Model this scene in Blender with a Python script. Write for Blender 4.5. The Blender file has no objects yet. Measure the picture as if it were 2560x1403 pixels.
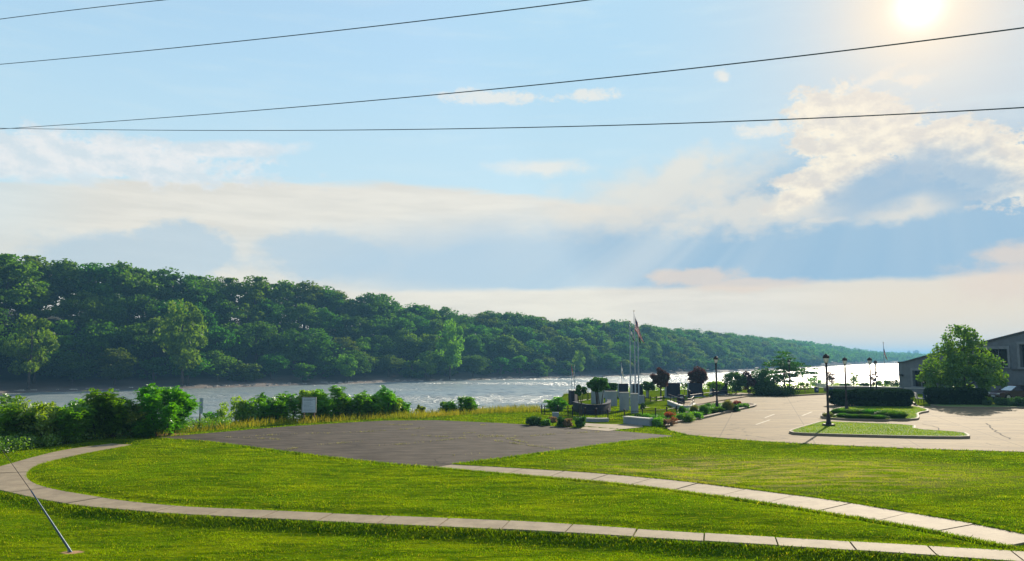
import bpy, bmesh, math, random
import numpy as np
from mathutils import Vector, Matrix, Quaternion

S = bpy.context.scene
COL = S.collection
R = math.radians
# ------------------------------------------------------------------ camera
FPX, CX, CY, HZ, EYE = 1920.0, 1280.0, 701.5, 893.0, 4.2
PITCH = math.atan((HZ - CY) / FPX)
cam_d = bpy.data.cameras.new('camera'); cam = bpy.data.objects.new('camera', cam_d); COL.objects.link(cam)
cam.location = (0, 0, EYE); cam.rotation_euler = (math.pi/2 + PITCH, 0, 0)
cam_d.sensor_width = 36; cam_d.lens = 36 * FPX / 2560; cam_d.clip_start = .1; cam_d.clip_end = 30000
S.camera = cam
S.view_settings.view_transform = 'Standard'; S.view_settings.look = 'None'
S.view_settings.exposure = 0.70; S.view_settings.gamma = 1; S.view_settings.use_curve_mapping = False
S.cycles.use_denoising = True
S.cycles.max_bounces = 8; S.cycles.transparent_max_bounces = 6; S.cycles.volume_bounces = 0
S.cycles.diffuse_bounces = 3; S.cycles.glossy_bounces = 3; S.cycles.transmission_bounces = 4
S.cycles.sample_clamp_indirect = 4.0; S.cycles.caustics_reflective = False; S.cycles.caustics_refractive = False

cp, sp = math.cos(PITCH), math.sin(PITCH)
def ray(px, py):
    a = (px - CX) / FPX; b = (CY - py) / FPX
    return np.array([a, cp - b * sp, sp + b * cp])
def G(px, py, z=0.0):                       # where the sight line through a photo point meets the level z
    d = ray(px, py); t = (z - EYE) / d[2]
    return (d[0] * t, d[1] * t)
def AT(px, py, Y):                          # the point at distance Y
    d = ray(px, py); t = Y / d[1]
    return (d[0] * t, Y, EYE + d[2] * t)
def ZT(py, Y): return AT(CX, py, Y)[2]
def GP(pts, z=0.0): return [G(x, y, z) for x, y in pts]

# sun
d = ray(2297, 14); d = d / np.linalg.norm(d)
SUN_EL = math.asin(d[2]); SUN_AZ = math.atan2(d[0], d[1]); SUNV = Vector(d)

# ------------------------------------------------------------------ small helpers
def tag(o, label=None, cat=None, group=None, kind=None):
    if label: o['label'] = label
    if cat: o['category'] = cat
    if group: o['group'] = group
    if kind: o['kind'] = kind
    return o
def empty(name, loc, rz=0.0, label=None, cat=None, group=None):
    o = bpy.data.objects.new(name, None); COL.objects.link(o)
    o.location = loc; o.rotation_euler = (0, 0, rz); o.empty_display_size = .3
    return tag(o, label, cat, group)
def mesh_np(name, V, Fs, smooth=False):
    """V (N,3); Fs list of (M,k) int arrays"""
    me = bpy.data.meshes.new(name)
    V = np.asarray(V, np.float32); me.vertices.add(len(V)); me.vertices.foreach_set('co', V.ravel())
    Fs = [np.asarray(f, np.int32) for f in Fs if len(f)]
    idx = np.concatenate([f.ravel() for f in Fs]); tot = np.concatenate([np.full(len(f), f.shape[1], np.int32) for f in Fs])
    st = np.concatenate([[0], np.cumsum(tot)[:-1]]).astype(np.int32)
    me.loops.add(len(idx)); me.loops.foreach_set('vertex_index', idx)
    me.polygons.add(len(tot)); me.polygons.foreach_set('loop_start', st); me.polygons.foreach_set('loop_total', tot)
    me.update(calc_edges=True)
    if smooth: me.polygons.foreach_set('use_smooth', np.ones(len(tot), bool))
    me.validate()
    return me
def link(name, me, mat, parent=None, loc=(0, 0, 0), rz=0.0):
    o = bpy.data.objects.new(name, me); COL.objects.link(o)
    if mat and not me.materials: me.materials.append(mat)
    o.location = loc; o.rotation_euler = (0, 0, rz)
    if parent: o.parent = parent
    return o

class MB:
    def __init__(s): s.v = []; s.f = []
    def add(s, V, F):
        n = len(s.v); s.v += [tuple(map(float, p)) for p in V]; s.f += [tuple(i + n for i in f) for f in F]; return s
    def box(s, c, d, rz=0.0, taper=1.0, tilt=0.0):
        x, y, z = d[0]/2, d[1]/2, d[2]/2; V = []
        m = Matrix.Rotation(rz, 3, 'Z') @ Matrix.Rotation(tilt, 3, 'X')
        for k in (-1, 1):
            t = taper if k > 0 else 1
            for a, b in ((-1, -1), (1, -1), (1, 1), (-1, 1)):
                V.append(m @ Vector((a*x*t, b*y*t, k*z)) + Vector(c))
        return s.add(V, [(3, 2, 1, 0), (4, 5, 6, 7), (0, 1, 5, 4), (1, 2, 6, 5), (2, 3, 7, 6), (3, 0, 4, 7)])
    def prism(s, P, z0, z1):
        n = len(P); V = [(p[0], p[1], z0) for p in P] + [(p[0], p[1], z1) for p in P]
        return s.add(V, [tuple(range(n))[::-1], tuple(range(n, 2*n))] + [(i, (i+1) % n, n+(i+1) % n, n+i) for i in range(n)])
    def lathe(s, prof, n=12, c=(0, 0, 0), m=None):
        V = []; F = []
        for r, z in prof:
            for k in range(n):
                a = 2*math.pi*k/n; p = Vector((r*math.cos(a), r*math.sin(a), z))
                if m: p = m @ p
                V.append(p + Vector(c))
        for i in range(len(prof)-1):
            for k in range(n):
                F.append((i*n+k, i*n+(k+1) % n, (i+1)*n+(k+1) % n, (i+1)*n+k))
        F.append(tuple(range(n))[::-1]); F.append(tuple(range((len(prof)-1)*n, len(prof)*n)))
        return s.add(V, F)
    def tube(s, pts, r, n=6):
        pts = [Vector(p) for p in pts]; rs = r if isinstance(r, (list, tuple)) else [r]*len(pts)
        V = []; F = []
        for i, p in enumerate(pts):
            t = (pts[min(i+1, len(pts)-1)] - pts[max(i-1, 0)]).normalized()
            a = t.cross(Vector((0, 0, 1)) if abs(t.z) < .95 else Vector((1, 0, 0))).normalized(); b = t.cross(a)
            for k in range(n):
                q = 2*math.pi*k/n; V.append(p + (a*math.cos(q) + b*math.sin(q))*rs[i])
        for i in range(len(pts)-1):
            for k in range(n): F.append((i*n+k, i*n+(k+1) % n, (i+1)*n+(k+1) % n, (i+1)*n+k))
        F.append(tuple(range(n))[::-1]); F.append(tuple(range((len(pts)-1)*n, len(pts)*n)))
        return s.add(V, F)
    def build(s, name, mat, parent=None, smooth=False, loc=(0, 0, 0), rz=0.0, bevel=0.0):
        me = bpy.data.meshes.new(name); me.from_pydata(s.v, [], s.f); me.update()
        bm = bmesh.new(); bm.from_mesh(me)
        bmesh.ops.recalc_face_normals(bm, faces=bm.faces[:])
        if bevel:
            bmesh.ops.remove_doubles(bm, verts=bm.verts[:], dist=1e-5)
            bmesh.ops.bevel(bm, geom=bm.edges[:], offset=bevel, segments=2, affect='EDGES', clamp_overlap=True)
        bm.to_mesh(me); bm.free()
        if smooth:
            me.polygons.foreach_set('use_smooth', np.ones(len(me.polygons), bool))
        return link(name, me, mat, parent, loc, rz)

# ------------------------------------------------------------------ shader helpers
class NT:
    def __init__(s, nt): s.nt = nt
    def node(s, t, **k):
        n = s.nt.nodes.new(t)
        for a, b in k.items(): setattr(n, a, b)
        return n
    def put(s, sock, v):
        if isinstance(v, bpy.types.NodeSocket): s.nt.links.new(v, sock)
        elif v is not None:
            if hasattr(sock.default_value, '__len__') and isinstance(v, (tuple, list)) and len(v) == 3 and len(sock.default_value) == 4: v = (*v, 1)
            sock.default_value = v
    def m(s, op, a, b=None, c=None, clamp=False):
        n = s.node('ShaderNodeMath', operation=op, use_clamp=clamp); s.put(n.inputs[0], a)
        if b is not None: s.put(n.inputs[1], b)
        if c is not None: s.put(n.inputs[2], c)
        return n.outputs[0]
    def vm(s, op, a, b=None, sc=None):
        n = s.node('ShaderNodeVectorMath', operation=op); s.put(n.inputs[0], a)
        if b is not None: s.put(n.inputs[1], b)
        if sc is not None: s.put(n.inputs['Scale'], sc)
        return n.outputs['Value'] if op in ('DOT_PRODUCT', 'LENGTH') else n.outputs[0]
    def xyz(s, x, y, z=0.0):
        n = s.node('ShaderNodeCombineXYZ'); s.put(n.inputs[0], x); s.put(n.inputs[1], y); s.put(n.inputs[2], z); return n.outputs[0]
    def sep(s, v):
        n = s.node('ShaderNodeSeparateXYZ'); s.put(n.inputs[0], v); return n.outputs
    def mix(s, f, a, b, mode='MIX'):
        n = s.node('ShaderNodeMix', data_type='RGBA', blend_type=mode); s.put(n.inputs[0], f); s.put(n.inputs[6], a); s.put(n.inputs[7], b); return n.outputs[2]
    def noise(s, vec, scale, detail=3, rough=.55, dist=0.0, dim='3D'):
        n = s.node('ShaderNodeTexNoise', noise_dimensions=dim); s.put(n.inputs['Vector'], vec)
        n.inputs['Scale'].default_value = scale; n.inputs['Detail'].default_value = detail
        n.inputs['Roughness'].default_value = rough; n.inputs['Distortion'].default_value = dist
        return n.outputs[0]
    def mr(s, v, a, b, c=0.0, d_=1.0, smooth=True):
        n = s.node('ShaderNodeMapRange', interpolation_type='SMOOTHSTEP' if smooth else 'LINEAR', clamp=True)
        s.put(n.inputs[0], v); s.put(n.inputs[1], a); s.put(n.inputs[2], b); s.put(n.inputs[3], c); s.put(n.inputs[4], d_); return n.outputs[0]
    def mapping(s, v, sc=(1, 1, 1), rot=(0, 0, 0)):
        n = s.node('ShaderNodeMapping'); s.put(n.inputs[0], v); n.inputs['Scale'].default_value = sc; n.inputs['Rotation'].default_value = rot; return n.outputs[0]
def newmat(name):
    m = bpy.data.materials.new(name); m.use_nodes = True; nt = m.node_tree
    for n in list(nt.nodes): nt.nodes.remove(n)
    N = NT(nt); N.out = N.node('ShaderNodeOutputMaterial'); N.mat = m
    return m, N
def srgb(r, g, b):
    f = lambda c: (c/255/12.92 if c/255 <= .04045 else ((c/255+.055)/1.055)**2.4)
    return (f(r), f(g), f(b))
def pm(name, a, b=None, scale=2.0, rough=.7, bump=0.0, metal=0.0, detail=5, island=0.0, spec=.4, stretch=(1, 1, 1)):
    m, N = newmat(name); b = b or tuple(c*.75 for c in a)
    geo = N.node('ShaderNodeNewGeometry'); tc = N.node('ShaderNodeTexCoord')
    v = N.mapping(tc.outputs['Object'], stretch)
    n1 = N.noise(v, scale, detail, .6)
    f = N.mr(n1, .3, .7)
    if island: f = N.m('ADD', N.m('MULTIPLY', f, 1-island), N.m('MULTIPLY', geo.outputs['Random Per Island'], island))
    c = N.mix(f, a, b)
    p = N.node('ShaderNodeBsdfPrincipled'); N.put(p.inputs['Base Color'], c)
    p.inputs['Roughness'].default_value = rough; p.inputs['Metallic'].default_value = metal; p.inputs['Specular IOR Level'].default_value = spec
    if bump:
        bn = N.node('ShaderNodeBump'); bn.inputs['Strength'].default_value = .6; bn.inputs['Distance'].default_value = bump
        N.put(bn.inputs['Height'], N.noise(v, scale*4, 4)); N.put(p.inputs['Normal'], bn.outputs[0])
    N.put(N.out.inputs[0], p.outputs[0]); return m
def leafmat(name, a, b, trans=.45, tcol=None, nscale=.5, gloss=.05, c3=None):
    m, N = newmat(name); geo = N.node('ShaderNodeNewGeometry'); tc = N.node('ShaderNodeTexCoord')
    oi = N.node('ShaderNodeObjectInfo')
    v = N.vm('ADD', tc.outputs['Object'], N.xyz(N.m('MULTIPLY', oi.outputs['Random'], 50.0), 0.0, 0.0))
    f = N.m('ADD', N.m('MULTIPLY', N.mr(N.noise(v, nscale, 3), .3, .7), .5), N.m('MULTIPLY', geo.outputs['Random Per Island'], .5))
    c = N.mix(f, a, b)
    if c3:
        c = N.mix(N.mr(N.noise(v, nscale*1.7, 2), .55, .7), c, c3)
    # every plant a little different in hue
    hs = N.node('ShaderNodeHueSaturation'); N.put(hs.inputs['Color'], c)
    N.put(hs.inputs['Hue'], N.m('ADD', .48, N.m('MULTIPLY', oi.outputs['Random'], .035)))
    N.put(hs.inputs['Value'], N.m('ADD', .8, N.m('MULTIPLY', oi.outputs['Random'], .45)))
    c = hs.outputs[0]
    t = N.mix(1.0, c, tcol or (1.5, 1.5, .6), 'MULTIPLY')
    df = N.node('ShaderNodeBsdfDiffuse'); N.put(df.inputs[0], c)
    tr = N.node('ShaderNodeBsdfTranslucent'); N.put(tr.inputs[0], t)
    ms = N.node('ShaderNodeMixShader'); ms.inputs[0].default_value = trans; N.put(ms.inputs[1], df.outputs[0]); N.put(ms.inputs[2], tr.outputs[0])
    gl = N.node('ShaderNodeBsdfGlossy'); gl.inputs['Roughness'].default_value = .45; gl.inputs[0].default_value = (.8, .85, .9, 1)
    m2 = N.node('ShaderNodeMixShader'); m2.inputs[0].default_value = gloss; N.put(m2.inputs[1], ms.outputs[0]); N.put(m2.inputs[2], gl.outputs[0])
    N.put(N.out.inputs[0], m2.outputs[0]); return m

# ------------------------------------------------------------------ sky (world)
w = bpy.data.worlds.new('World'); S.world = w; w.use_nodes = True
wn = w.node_tree
for n in list(wn.nodes): wn.nodes.remove(n)
N = NT(wn); out = N.node('ShaderNodeOutputWorld')
sky = N.node('ShaderNodeTexSky', sky_type='NISHITA', sun_disc=False)
sky.sun_elevation = SUN_EL; sky.sun_rotation = SUN_AZ; sky.air_density = 1.2; sky.dust_density = .6; sky.ozone_density = 1.5
gen = N.node('ShaderNodeTexCoord').outputs['Generated']
dirv = N.vm('NORMALIZE', gen)
sx, sy, sz = N.sep(dirv)
DEG = 180/math.pi
AZ = N.m('MULTIPLY', N.m('ARCTAN2', sx, sy), DEG)
EL = N.m('MULTIPLY', N.m('ARCSINE', sz), DEG)
def ae(px, py):
    d = ray(px, py); d = d/np.linalg.norm(d); return math.atan2(d[0], d[1])*DEG, math.asin(d[2])*DEG
def nz(fx, fy, sc, det=5, seed=0.0, rough=.6, dist=0.0):
    return N.noise(N.xyz(N.m('MULTIPLY', AZ, fx), N.m('MULTIPLY', EL, fy), seed), sc, det, rough, dist)
n_big = nz(1, 2.2, .16, 6, 3.1)           # broad billows
n_mid = nz(1, 1.6, .5, 7, 7.7, .62)      # cauliflower edges
n_fin = nz(1, 1.3, 1.5, 6, 17.0, .7)     # crisp ragged edges
n_str = nz(.35, 2.6, .35, 6, 11.3, .6)   # drawn out streaks
n_mo = nz(1, 1.6, .5, 7, 7.7, .62)
n_off = N.noise(N.xyz(N.m('MULTIPLY', N.m('ADD', AZ, .35), 1.0), N.m('MULTIPLY', N.m('ADD', EL, .5), 1.6), 7.7), .5, 7, .62)
relief = N.mr(N.m('SUBTRACT', n_mid, n_off), -.13, .13, 0, 1, False)     # lit towards the sun
def blob(px, py, rx, ry, soft=.35, k=.0, nn=None, rot=0.0, k2=0.0, nn2=None):
    """soft-edged patch of cloud round a direction; rx, ry in photo px"""
    a0, e0 = ae(px, py); ppd = 1/ (math.degrees(1/FPX)) * .9; ra, re = rx/ppd, ry/ppd
    x = N.m('SUBTRACT', AZ, a0); y = N.m('SUBTRACT', EL, e0)
    if rot:
        c, s_ = math.cos(R(rot)), math.sin(R(rot))
        x, y = N.m('ADD', N.m('MULTIPLY', x, c), N.m('MULTIPLY', y, s_)), N.m('SUBTRACT', N.m('MULTIPLY', y, c), N.m('MULTIPLY', x, s_))
    x = N.m('DIVIDE', x, ra); y = N.m('DIVIDE', y, re)
    r = N.m('SQRT', N.m('ADD', N.m('MULTIPLY', x, x), N.m('MULTIPLY', y, y)))
    if nn is not None: r = N.m('ADD', r, N.m('MULTIPLY', N.m('SUBTRACT', nn, .5), k))
    if nn2 is not None: r = N.m('ADD', r, N.m('MULTIPLY', N.m('SUBTRACT', nn2, .5), k2))
    return N.mr(r, 1+soft, 1-soft)
def over(c, mask, col, op=1.0):
    return N.mix(N.m('MULTIPLY', mask, op) if op != 1 else mask, c, col)
def mx(*ms):
    o = ms[0]
    for q in ms[1:]: o = N.m('MAXIMUM', o, q)
    return o
# angle from the sun
cosang = N.vm('DOT_PRODUCT', dirv, tuple(SUNV)); ANG = N.m('MULTIPLY', N.m('ARCCOSINE', N.m('MINIMUM', cosang, .99999)), DEG)
# thin veil over the blue
veil = N.mix(N.mr(EL, 9, 24), srgb(198, 227, 239), srgb(180, 218, 242))
veil = N.mix(N.mr(AZ, 5, 36), veil, srgb(196, 214, 226))
veil = N.mix(N.mr(n_str, .45, .75, 0, .35), veil, srgb(206, 230, 240))
low = N.mix(N.mr(AZ, -34, 10), srgb(226, 222, 212), srgb(238, 223, 200))
c = N.mix(N.mr(EL, 11.5, 2.5), veil, low)
# sweeping cream sheet
ed = N.m('MULTIPLY', N.m('SUBTRACT', n_str, .5), 1.9)
a1, e1 = ae(900, 462)
top = N.m('SUBTRACT', N.m('SUBTRACT', e1, N.m('MULTIPLY', N.m('POWER', N.m('SUBTRACT', AZ, a1), 2.0), .0035)), ed)
sheet = N.m('MULTIPLY', N.mr(N.m('SUBTRACT', EL, top), .35, -.35), N.mr(EL, 1, 5, .75, 1))
sheet = N.m('MULTIPLY', sheet, N.mr(AZ, -36, -27, .55, 1))
sheet = N.m('MULTIPLY', sheet, N.mr(AZ, 27, 17, 0, 1))
c = over(c, sheet, N.mix(N.mr(n_str, .35, .65), srgb(226, 220, 208), srgb(238, 231, 217)), .92)
# white streak at left
m1 = mx(blob(230, 395, 330, 42, .3, 2.2, n_mid, 0, 1.0, n_fin), blob(560, 375, 140, 17, .4, 1.3, n_mid, 6, .5, n_fin), blob(60, 390, 220, 42, .3, 1.8, n_mid))
c = over(c, m1, N.mix(relief, srgb(216, 226, 231), srgb(240, 239, 237)), .9)
# small fair-weather scraps
m2 = mx(blob(1215, 244, 110, 13, .5, 2.6, n_mid, 0, 2.4, n_fin), blob(1466, 238, 60, 12, .5, 2.6, n_mid, 0, 2.4, n_fin), blob(1918, 325, 56, 14, .55, 2.6, n_mid, 0, 2.4, n_fin),
        blob(1806, 190, 14, 11, .7, 2.6, n_mid, 0, 2.4, n_fin), blob(2165, 208, 44, 9, .6, 2.6, n_mid, 18, 2.4, n_fin), blob(2283, 200, 24, 10, .6, 2.6, n_mid, 0, 2.4, n_fin),
        blob(1350, 420, 90, 14, .8, 2.2, n_mid, 0, 1.2, n_fin))
c = over(c, m2, srgb(240, 236, 226), .75)
# far grey-blue cumulus low at left
m3 = mx(blob(465, 625, 100, 58, .22, .1+1.1, n_mid), blob(330, 650, 190, 48, .3, 1.3, n_mid), blob(800, 640, 130, 52, .35, 1.5, n_mid), blob(905, 640, 70, 40, .4, 1.4, n_mid))
c = over(c, m3, srgb(178, 203, 220), .72)
# big shaded deck, with a flat lower edge
base_el = N.m('ADD', N.m('ADD', ae(1900, 712)[1], N.m('MULTIPLY', N.m('SUBTRACT', AZ, ae(1900, 712)[0]), .012)), N.m('MULTIPLY', N.m('SUBTRACT', n_big, .5), 1.1))
lowcut = N.mr(N.m('SUBTRACT', EL, base_el), -.22, .3)
sa, se = ae(2300, 30)
th = N.m('ARCTAN2', N.m('SUBTRACT', AZ, sa), N.m('SUBTRACT', se, EL))
rays = N.noise(N.xyz(N.m('MULTIPLY', th, 6.0), 0.0, 2.2), 1.0, 3, .5)
rayf = N.mr(rays, .35, .65)
deck = mx(blob(1900, 645, 950, 105, .4, .4, n_big), blob(2350, 590, 760, 185, .35, .45, n_big), blob(1790, 590, 330, 85, .5, .5, n_big, 18),
          blob(1350, 665, 500, 72, .4, .5, n_big), blob(2230, 470, 260, 110, .35, .9, n_mid, 8), blob(2500, 500, 240, 130, .35, .8, n_mid))
deckc = N.mix(N.mr(AZ, -8, 16), srgb(184, 206, 222), srgb(146, 184, 212))
deckc = N.mix(N.m('MULTIPLY', N.m('MULTIPLY', rayf, N.mr(AZ, 22, 10, .12, .85)), N.mr(AZ, -4, 3)), deckc, srgb(206, 217, 222))
deckc = N.mix(N.mr(EL, 13, 8.5, .0, .25), deckc, srgb(165, 195, 218))
c = over(c, N.m('MULTIPLY', deck, lowcut), deckc, .98)
# cream breaks and lit fringes on it
fr = mx(blob(1960, 520, 240, 42, .55, 2.0, n_mid, 4), blob(1700, 432, 90, 36, .6, 2.0, n_mid, 20, .5, n_fin), blob(1640, 490, 210, 52, .8, 2.0, n_mid, 10),
        blob(2270, 512, 110, 28, .5, 2.0, n_mid, 6), blob(2060, 548, 55, 8, .6, 2.0, n_mid))
c = over(c, fr, srgb(236, 228, 213), .72)
# bright cumulus under the sun
cu = mx(blob(2100, 290, 118, 62, .22, 2.1, n_mid, 0, 1.1, n_fin), blob(2170, 345, 130, 62, .22, 2.1, n_mid, 0, 1.1, n_fin), blob(2370, 365, 150, 58, .22, 2.1, n_mid, -14, 1.1, n_fin),
        blob(2530, 425, 130, 68, .18, 2.1, n_mid, -10, 1.1, n_fin), blob(2090, 425, 130, 38, .25, 2.1, n_mid, 12, 1.1, n_fin), blob(2020, 480, 90, 30, .4, 2.1, n_mid, 20, 1.1, n_fin))
cuc = N.mix(relief, srgb(222, 217, 209), srgb(253, 243, 221))
c = over(c, cu, cuc, .93)
sh = mx(blob(2240, 455, 135, 45, .45, 1.1, n_mid, 18), blob(2400, 455, 95, 45, .5, 1.2, n_mid, -12))
c = over(c, sh, srgb(150, 184, 211), .85)
lowc = mx(blob(1730, 692, 92, 20, .4, 1.9, n_mid), blob(1860, 712, 120, 14, .5, 1.9, n_mid), blob(2540, 635, 60, 22, .5, 1.9, n_mid), blob(2560, 700, 110, 40, .6, 1.9, n_mid))
c = over(c, lowc, srgb(232, 214, 197), .75)
# aureole: light scattered forward by the thin cloud round the sun
ga = lambda k, w_: N.m('MULTIPLY', N.m('EXPONENT', N.m('MULTIPLY', N.m('POWER', ANG, 2.0), -1/w_**2)), k)
c = over(c, ga(.62, 7.5), srgb(238, 226, 214)); c = over(c, ga(.85, 3.8), (1.05, .88, .66))
for k_, w_, tc_ in ((.80, 1.15, (1, .97, .9)),):
    q_ = ga(k_, w_); c = N.mix(1.0, c, N.mix(1.0, N.xyz(q_, q_, q_), tc_, 'MULTIPLY'), 'ADD')
q_ = N.m('MULTIPLY', N.m('EXPONENT', N.m('MULTIPLY', ANG, -1/10)), .10); c = N.mix(1.0, c, N.mix(1.0, N.xyz(q_, q_, q_), (1, .78, .55), 'MULTIPLY'), 'ADD')
c = N.mix(N.mr(sz, -.02, -.12), c, (.10, .11, .09))
bg1 = N.node('ShaderNodeBackground'); N.put(bg1.inputs[0], sky.outputs[0]); bg1.inputs[1].default_value = .10
bg2 = N.node('ShaderNodeBackground'); N.put(bg2.inputs[0], c); bg2.inputs[1].default_value = .63
cov = N.m('SUBTRACT', .94, N.m('MULTIPLY', N.mr(EL, 14, 40), .5))
cov = N.m('MAXIMUM', cov, N.mr(ANG, 50, 25))
cov = N.m('MULTIPLY', cov, N.mr(ANG, 68, 105, 1, .12))
mxs = N.node('ShaderNodeMixShader'); N.put(mxs.inputs[0], cov); N.put(mxs.inputs[1], bg1.outputs[0]); N.put(mxs.inputs[2], bg2.outputs[0])
N.put(out.inputs[0], mxs.outputs[0])
w.cycles.sampling_method = 'MANUAL'; w.cycles.sample_map_resolution = 1024

sl = bpy.data.lights.new('sun', 'SUN'); sl.energy = 5.0; sl.angle = R(.53); sl.color = (1.0, .87, .68)
so = bpy.data.objects.new('sun', sl); COL.objects.link(so); so.rotation_euler = SUNV.to_track_quat('Z', 'Y').to_euler(); so.location = (0, 0, 60)

# ------------------------------------------------------------------ plan outlines (from the photo, on the level ground)
def smooth_path(P, step=.5):
    P = np.array(P, float); out = []
    Q = np.vstack([2*P[0]-P[1], P, 2*P[-1]-P[-2]])
    for i in range(1, len(Q)-2):
        n = max(2, int(np.linalg.norm(Q[i+1]-Q[i])/step))
        for k in range(n):
            t = k/n; a, b, c_, d_ = Q[i-1], Q[i], Q[i+1], Q[i+2]
            out.append(.5*((2*b)+(c_-a)*t+(2*a-5*b+4*c_-d_)*t*t+(3*b-a-3*c_+d_)*t**3))
    out.append(P[-1]); return np.array(out)
near_in = GP([(330, 1112), (205, 1135), (100, 1160), (67, 1185), (85, 1208), (150, 1226), (300, 1250), (450, 1265), (700, 1277), (900, 1286), (1300, 1303), (1700, 1329), (2100, 1352), (2560, 1378), (2900, 1399)])
near_out = GP([(285, 1108), (150, 1127), (0, 1166), (-95, 1190), (-75, 1210), (0, 1225), (150, 1256), (340, 1276), (560, 1290), (900, 1306), (1350, 1327), (1700, 1348), (2160, 1376), (2560, 1403), (2900, 1428)])
mid_in = GP([(1125, 1161), (1300, 1171), (1500, 1184), (1720, 1205), (1900, 1227), (2100, 1254), (2300, 1287), (2430, 1309), (2560, 1335), (2800, 1385)])
mid_out = GP([(1083, 1168), (1300, 1187), (1500, 1204), (1700, 1227), (1880, 1251), (2080, 1283), (2280, 1316), (2430, 1346), (2560, 1371), (2720, 1402)])
def resamp(P, n):
    P = smooth_path(P, .3); s_ = np.concatenate([[0], np.cumsum(np.linalg.norm(np.diff(P, axis=0), axis=1))])
    t = np.linspace(0, s_[-1], n); return np.stack([np.interp(t, s_, P[:, 0]), np.interp(t, s_, P[:, 1])], 1)
def strip(Pi, Po):
    """pair the two edges of a path point by point"""
    c_ = (np.array(Pi)+np.array(Po))/2
    n = 400; A = resamp(Pi, n*3); B = resamp(Po, n*3); C = resamp(c_, n)
    a = A[np.argmin(((C[:, None]-A[None])**2).sum(2), 1)]; b = B[np.argmin(((C[:, None]-B[None])**2).sum(2), 1)]
    return a, b, C
nA, nB, nC = strip(near_in, near_out); mA, mB, mC = strip(mid_in, mid_out)
near_poly = np.vstack([nA, nB[::-1]]); mid_poly = np.vstack([mA, mB[::-1]])
asphalt_poly = np.array(GP([(385, 1095), (560, 1080), (700, 1068), (850, 1058), (960, 1052), (1090, 1051), (1250, 1058), (1400, 1067), (1560, 1079), (1640, 1086), (1692, 1091), (1560, 1104), (1400, 1126), (1240, 1147), (1140, 1160), (1085, 1168), (980, 1160), (850, 1146), (700, 1127), (520, 1104)]))
lot_px = [(1667, 1070), (1676, 1064), (1700, 1058), (1760, 1048), (1830, 1031), (1885, 1019), (1893, 1015), (1870, 1012), (1790, 1013), (1735, 1012), (1800, 1001), (1862, 991), (1900, 988), (1990, 990), (2060, 986), (2100, 985), (2250, 985), (2300, 1016), (2560, 1019), (2900, 1022), (2900, 1141), (2560, 1130), (2300, 1122), (2060, 1112), (1900, 1103), (1800, 1095), (1720, 1087), (1680, 1078)]
lot_poly = np.array(GP(lot_px))
isl1_px = [(1970, 1083), (1985, 1077), (2047, 1059), (2060, 1058), (2290, 1067), (2290, 1078), (2412, 1086), (2426, 1093), (2424, 1098), (2300, 1097), (2100, 1092), (1985, 1088)]
isl2_px = [(2049, 1043), (2062, 1037), (2098, 1020), (2290, 1018), (2330, 1030), (2296, 1036), (2300, 1047), (2294, 1052), (2200, 1054), (2110, 1052), (2060, 1048)]
isl3_px = [(2320, 1014), (2480, 1014), (2600, 1012), (2800, 1010), (2800, 1019), (2560, 1022), (2350, 1021)]
mem_poly = [(1452, 1074), (1520, 1079), (1575, 1072), (1632, 1067), (1625, 1063), (1566, 1060), (1560, 1053), (1500, 1053), (1462, 1056)]
mem_walk = [(1556, 1051), (1600, 1046), (1610, 1035), (1592, 1024), (1612, 1018), (1640, 1022), (1690, 1036), (1690, 1042), (1640, 1047), (1606, 1049)]
side_walk = [(1672, 1016), (1690, 1021), (1735, 1015), (1800, 1003.5), (1866, 993), (1900, 987), (1850, 984), (1790, 993), (1715, 1004)]
def inpoly(X, Y, P):
    r = np.zeros(X.shape, bool); n = len(P); j = n-1
    for i in range(n):
        xi, yi = P[i][0], P[i][1]; xj, yj = P[j][0], P[j][1]
        cnd = ((yi > Y) != (yj > Y)) & (X < (xj-xi)*(Y-yi)/((yj-yi) if yj != yi else 1e-9)+xi)
        r ^= cnd; j = i
    return r
def dist(X, Y, P, closed=True):
    P = np.asarray(P); o = np.full(X.shape, 1e9); n = len(P)
    for i in range(n if closed else n-1):
        a, b = P[i], P[(i+1) % n]; ab = b-a; L = (ab**2).sum()+1e-12
        t = np.clip(((X-a[0])*ab[0]+(Y-a[1])*ab[1])/L, 0, 1)
        o = np.minimum(o, (X-a[0]-t*ab[0])**2+(Y-a[1]-t*ab[1])**2)
    return np.sqrt(o)
def sst(x, a, b): t = np.clip((x-a)/(b-a), 0, 1); return t*t*(3-2*t)
NP_ = near_poly[::6]; MP_ = mid_poly[::6]; NB_ = nB[::4]
PAVED = [NP_, MP_, asphalt_poly, lot_poly]
BX = np.array([-400, -100, -40, -25, -20.5, -18, -10, -5, 3, 6, 12, 25, 60, 100, 300, 400.])
BY = np.array([-40, 8, 27, 36, 43, 46, 53, 58.5, 63, 88, 93, 101, 112, 160, 470, 600.])
def bank(X, Y): return (Y-np.interp(X, BX, BY))*.8
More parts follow.
